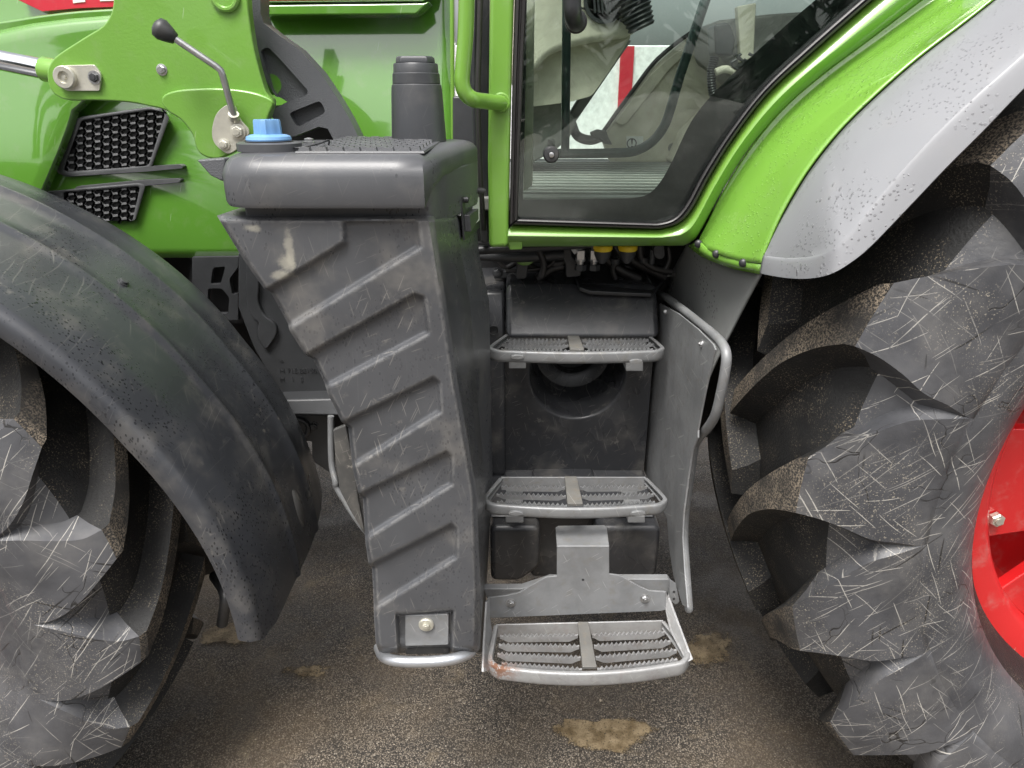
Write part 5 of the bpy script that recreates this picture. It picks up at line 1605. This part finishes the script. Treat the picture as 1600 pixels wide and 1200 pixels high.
# ================================================================== what stands beyond, seen through the cab
bw = box('white_building', (-3.0, 9.0, 0), (6.5, 9.4, 2.25), 'wall', None, bevel=.02)
bw['label'] = 'white clad wall seen through the cab window'; bw['category'] = 'wall'
rpst = P(975, 110, 8.96)
pb = box('red_panel', (P(966, 150, 8.97).x, 8.965, .05), (P(987, 150, 8.97).x, 8.998, 2.24), 'red_decal', bw, bevel=.004)

# ================================================================== what the cab glass mirrors: conifers and a gravel heap behind the photographer
def conifer_mesh(seed):
    rnd = random.Random(seed)
    V, Fc = [], []
    for k in range(520):
        h = 1.0 + 8.5 * rnd.random() ** .8
        R = 1.75 * (1 - (h - .6) / 9.4) + .12
        a = rnd.uniform(0, 6.283); r0 = R * rnd.uniform(0, .35); r1 = R * rnd.uniform(.65, 1.1)
        d = Vector((math.cos(a), math.sin(a), 0)); s_ = Vector((-d.y, d.x, 0))
        w_ = rnd.uniform(.12, .3)
        b = len(V)
        V += [d * r0 + Vector((0, 0, h)), d * (r0 + r1) * .5 + s_ * w_ + Vector((0, 0, h - .15)), d * r1 + Vector((0, 0, h - .5 - .25 * rnd.random())), d * (r0 + r1) * .5 - s_ * w_ + Vector((0, 0, h - .2))]
        Fc += [(b, b + 1, b + 2), (b, b + 2, b + 3)]
    me = bpy.data.meshes.new('crown'); me.from_pydata(V, [], Fc); me.materials.append(M['needles'])
    tv, tf = tube_geo([(0, 0, 0), (0, 0, 4), (0, 0, 9.4)], [.16, .10, .02], 8)
    tm = bpy.data.meshes.new('trunk'); tm.from_pydata([tuple(p) for p in tv], [], tf); tm.materials.append(M['bark'])
    return me, tm
M['needles'] = m_flat('conifer_needles', (0.035, 0.060, 0.030), .7)
M['bark'] = m_flat('bark', (0.10, 0.075, 0.055), .8)
M['gravel'] = m_flat('grey_gravel', (0.26, 0.25, 0.235), .9, bump=.6)
cms = [conifer_mesh(1), conifer_mesh(2)]
for k, (x, y, s) in enumerate(((-9, -15, 1.0), (-6.2, -17, 1.15), (-3.6, -15.5, .9), (-1.2, -18, 1.2), (1.3, -16, 1.0), (3.7, -17.5, 1.1), (6.4, -15.5, .95), (9.0, -17, 1.1), (12, -16, 1.0), (-12, -17, 1.1))):
    t = bpy.data.objects.new('conifer_tree', None); COL.objects.link(t)
    t.location = (x, y, 0); t.scale = (s, s, s); t.rotation_euler.z = k * 1.3
    t['label'] = 'dark conifer mirrored in the cab door glass'; t['category'] = 'tree'; t['group'] = 'conifers mirrored in the glass'
    for nm, me in zip(('crown', 'trunk'), cms[k % 2]):
        o = bpy.data.objects.new(nm, me); COL.objects.link(o); o.parent = t
def heap():
    rnd = random.Random(4)
    rows = []
    for i in range(15):
        t = i / 14; rw = []
        for j in range(48):
            a = 2 * math.pi * j / 48
            R = (1 - t) * (1 + .12 * math.sin(3 * a + 1) + .08 * math.sin(7 * a)) + .03 * rnd.uniform(-1, 1)
            rw.append(Vector((2.6 + 3.6 * R * math.cos(a), -9.5 + 2.2 * R * math.sin(a), 1.75 * math.sin(t * math.pi / 2) ** 1.1 + (.05 * rnd.uniform(-1, 1) if i else 0))))
        rows.append(rw)
    v, f = grid(rows, True); f.append(tuple(range(len(v) - 1, len(v) - 49, -1)))
    o = obj('gravel_heap', v, f, 'gravel', None, smooth=30)
    o['label'] = 'heap of grey gravel mirrored in the cab door glass'; o['category'] = 'heap'
heap()
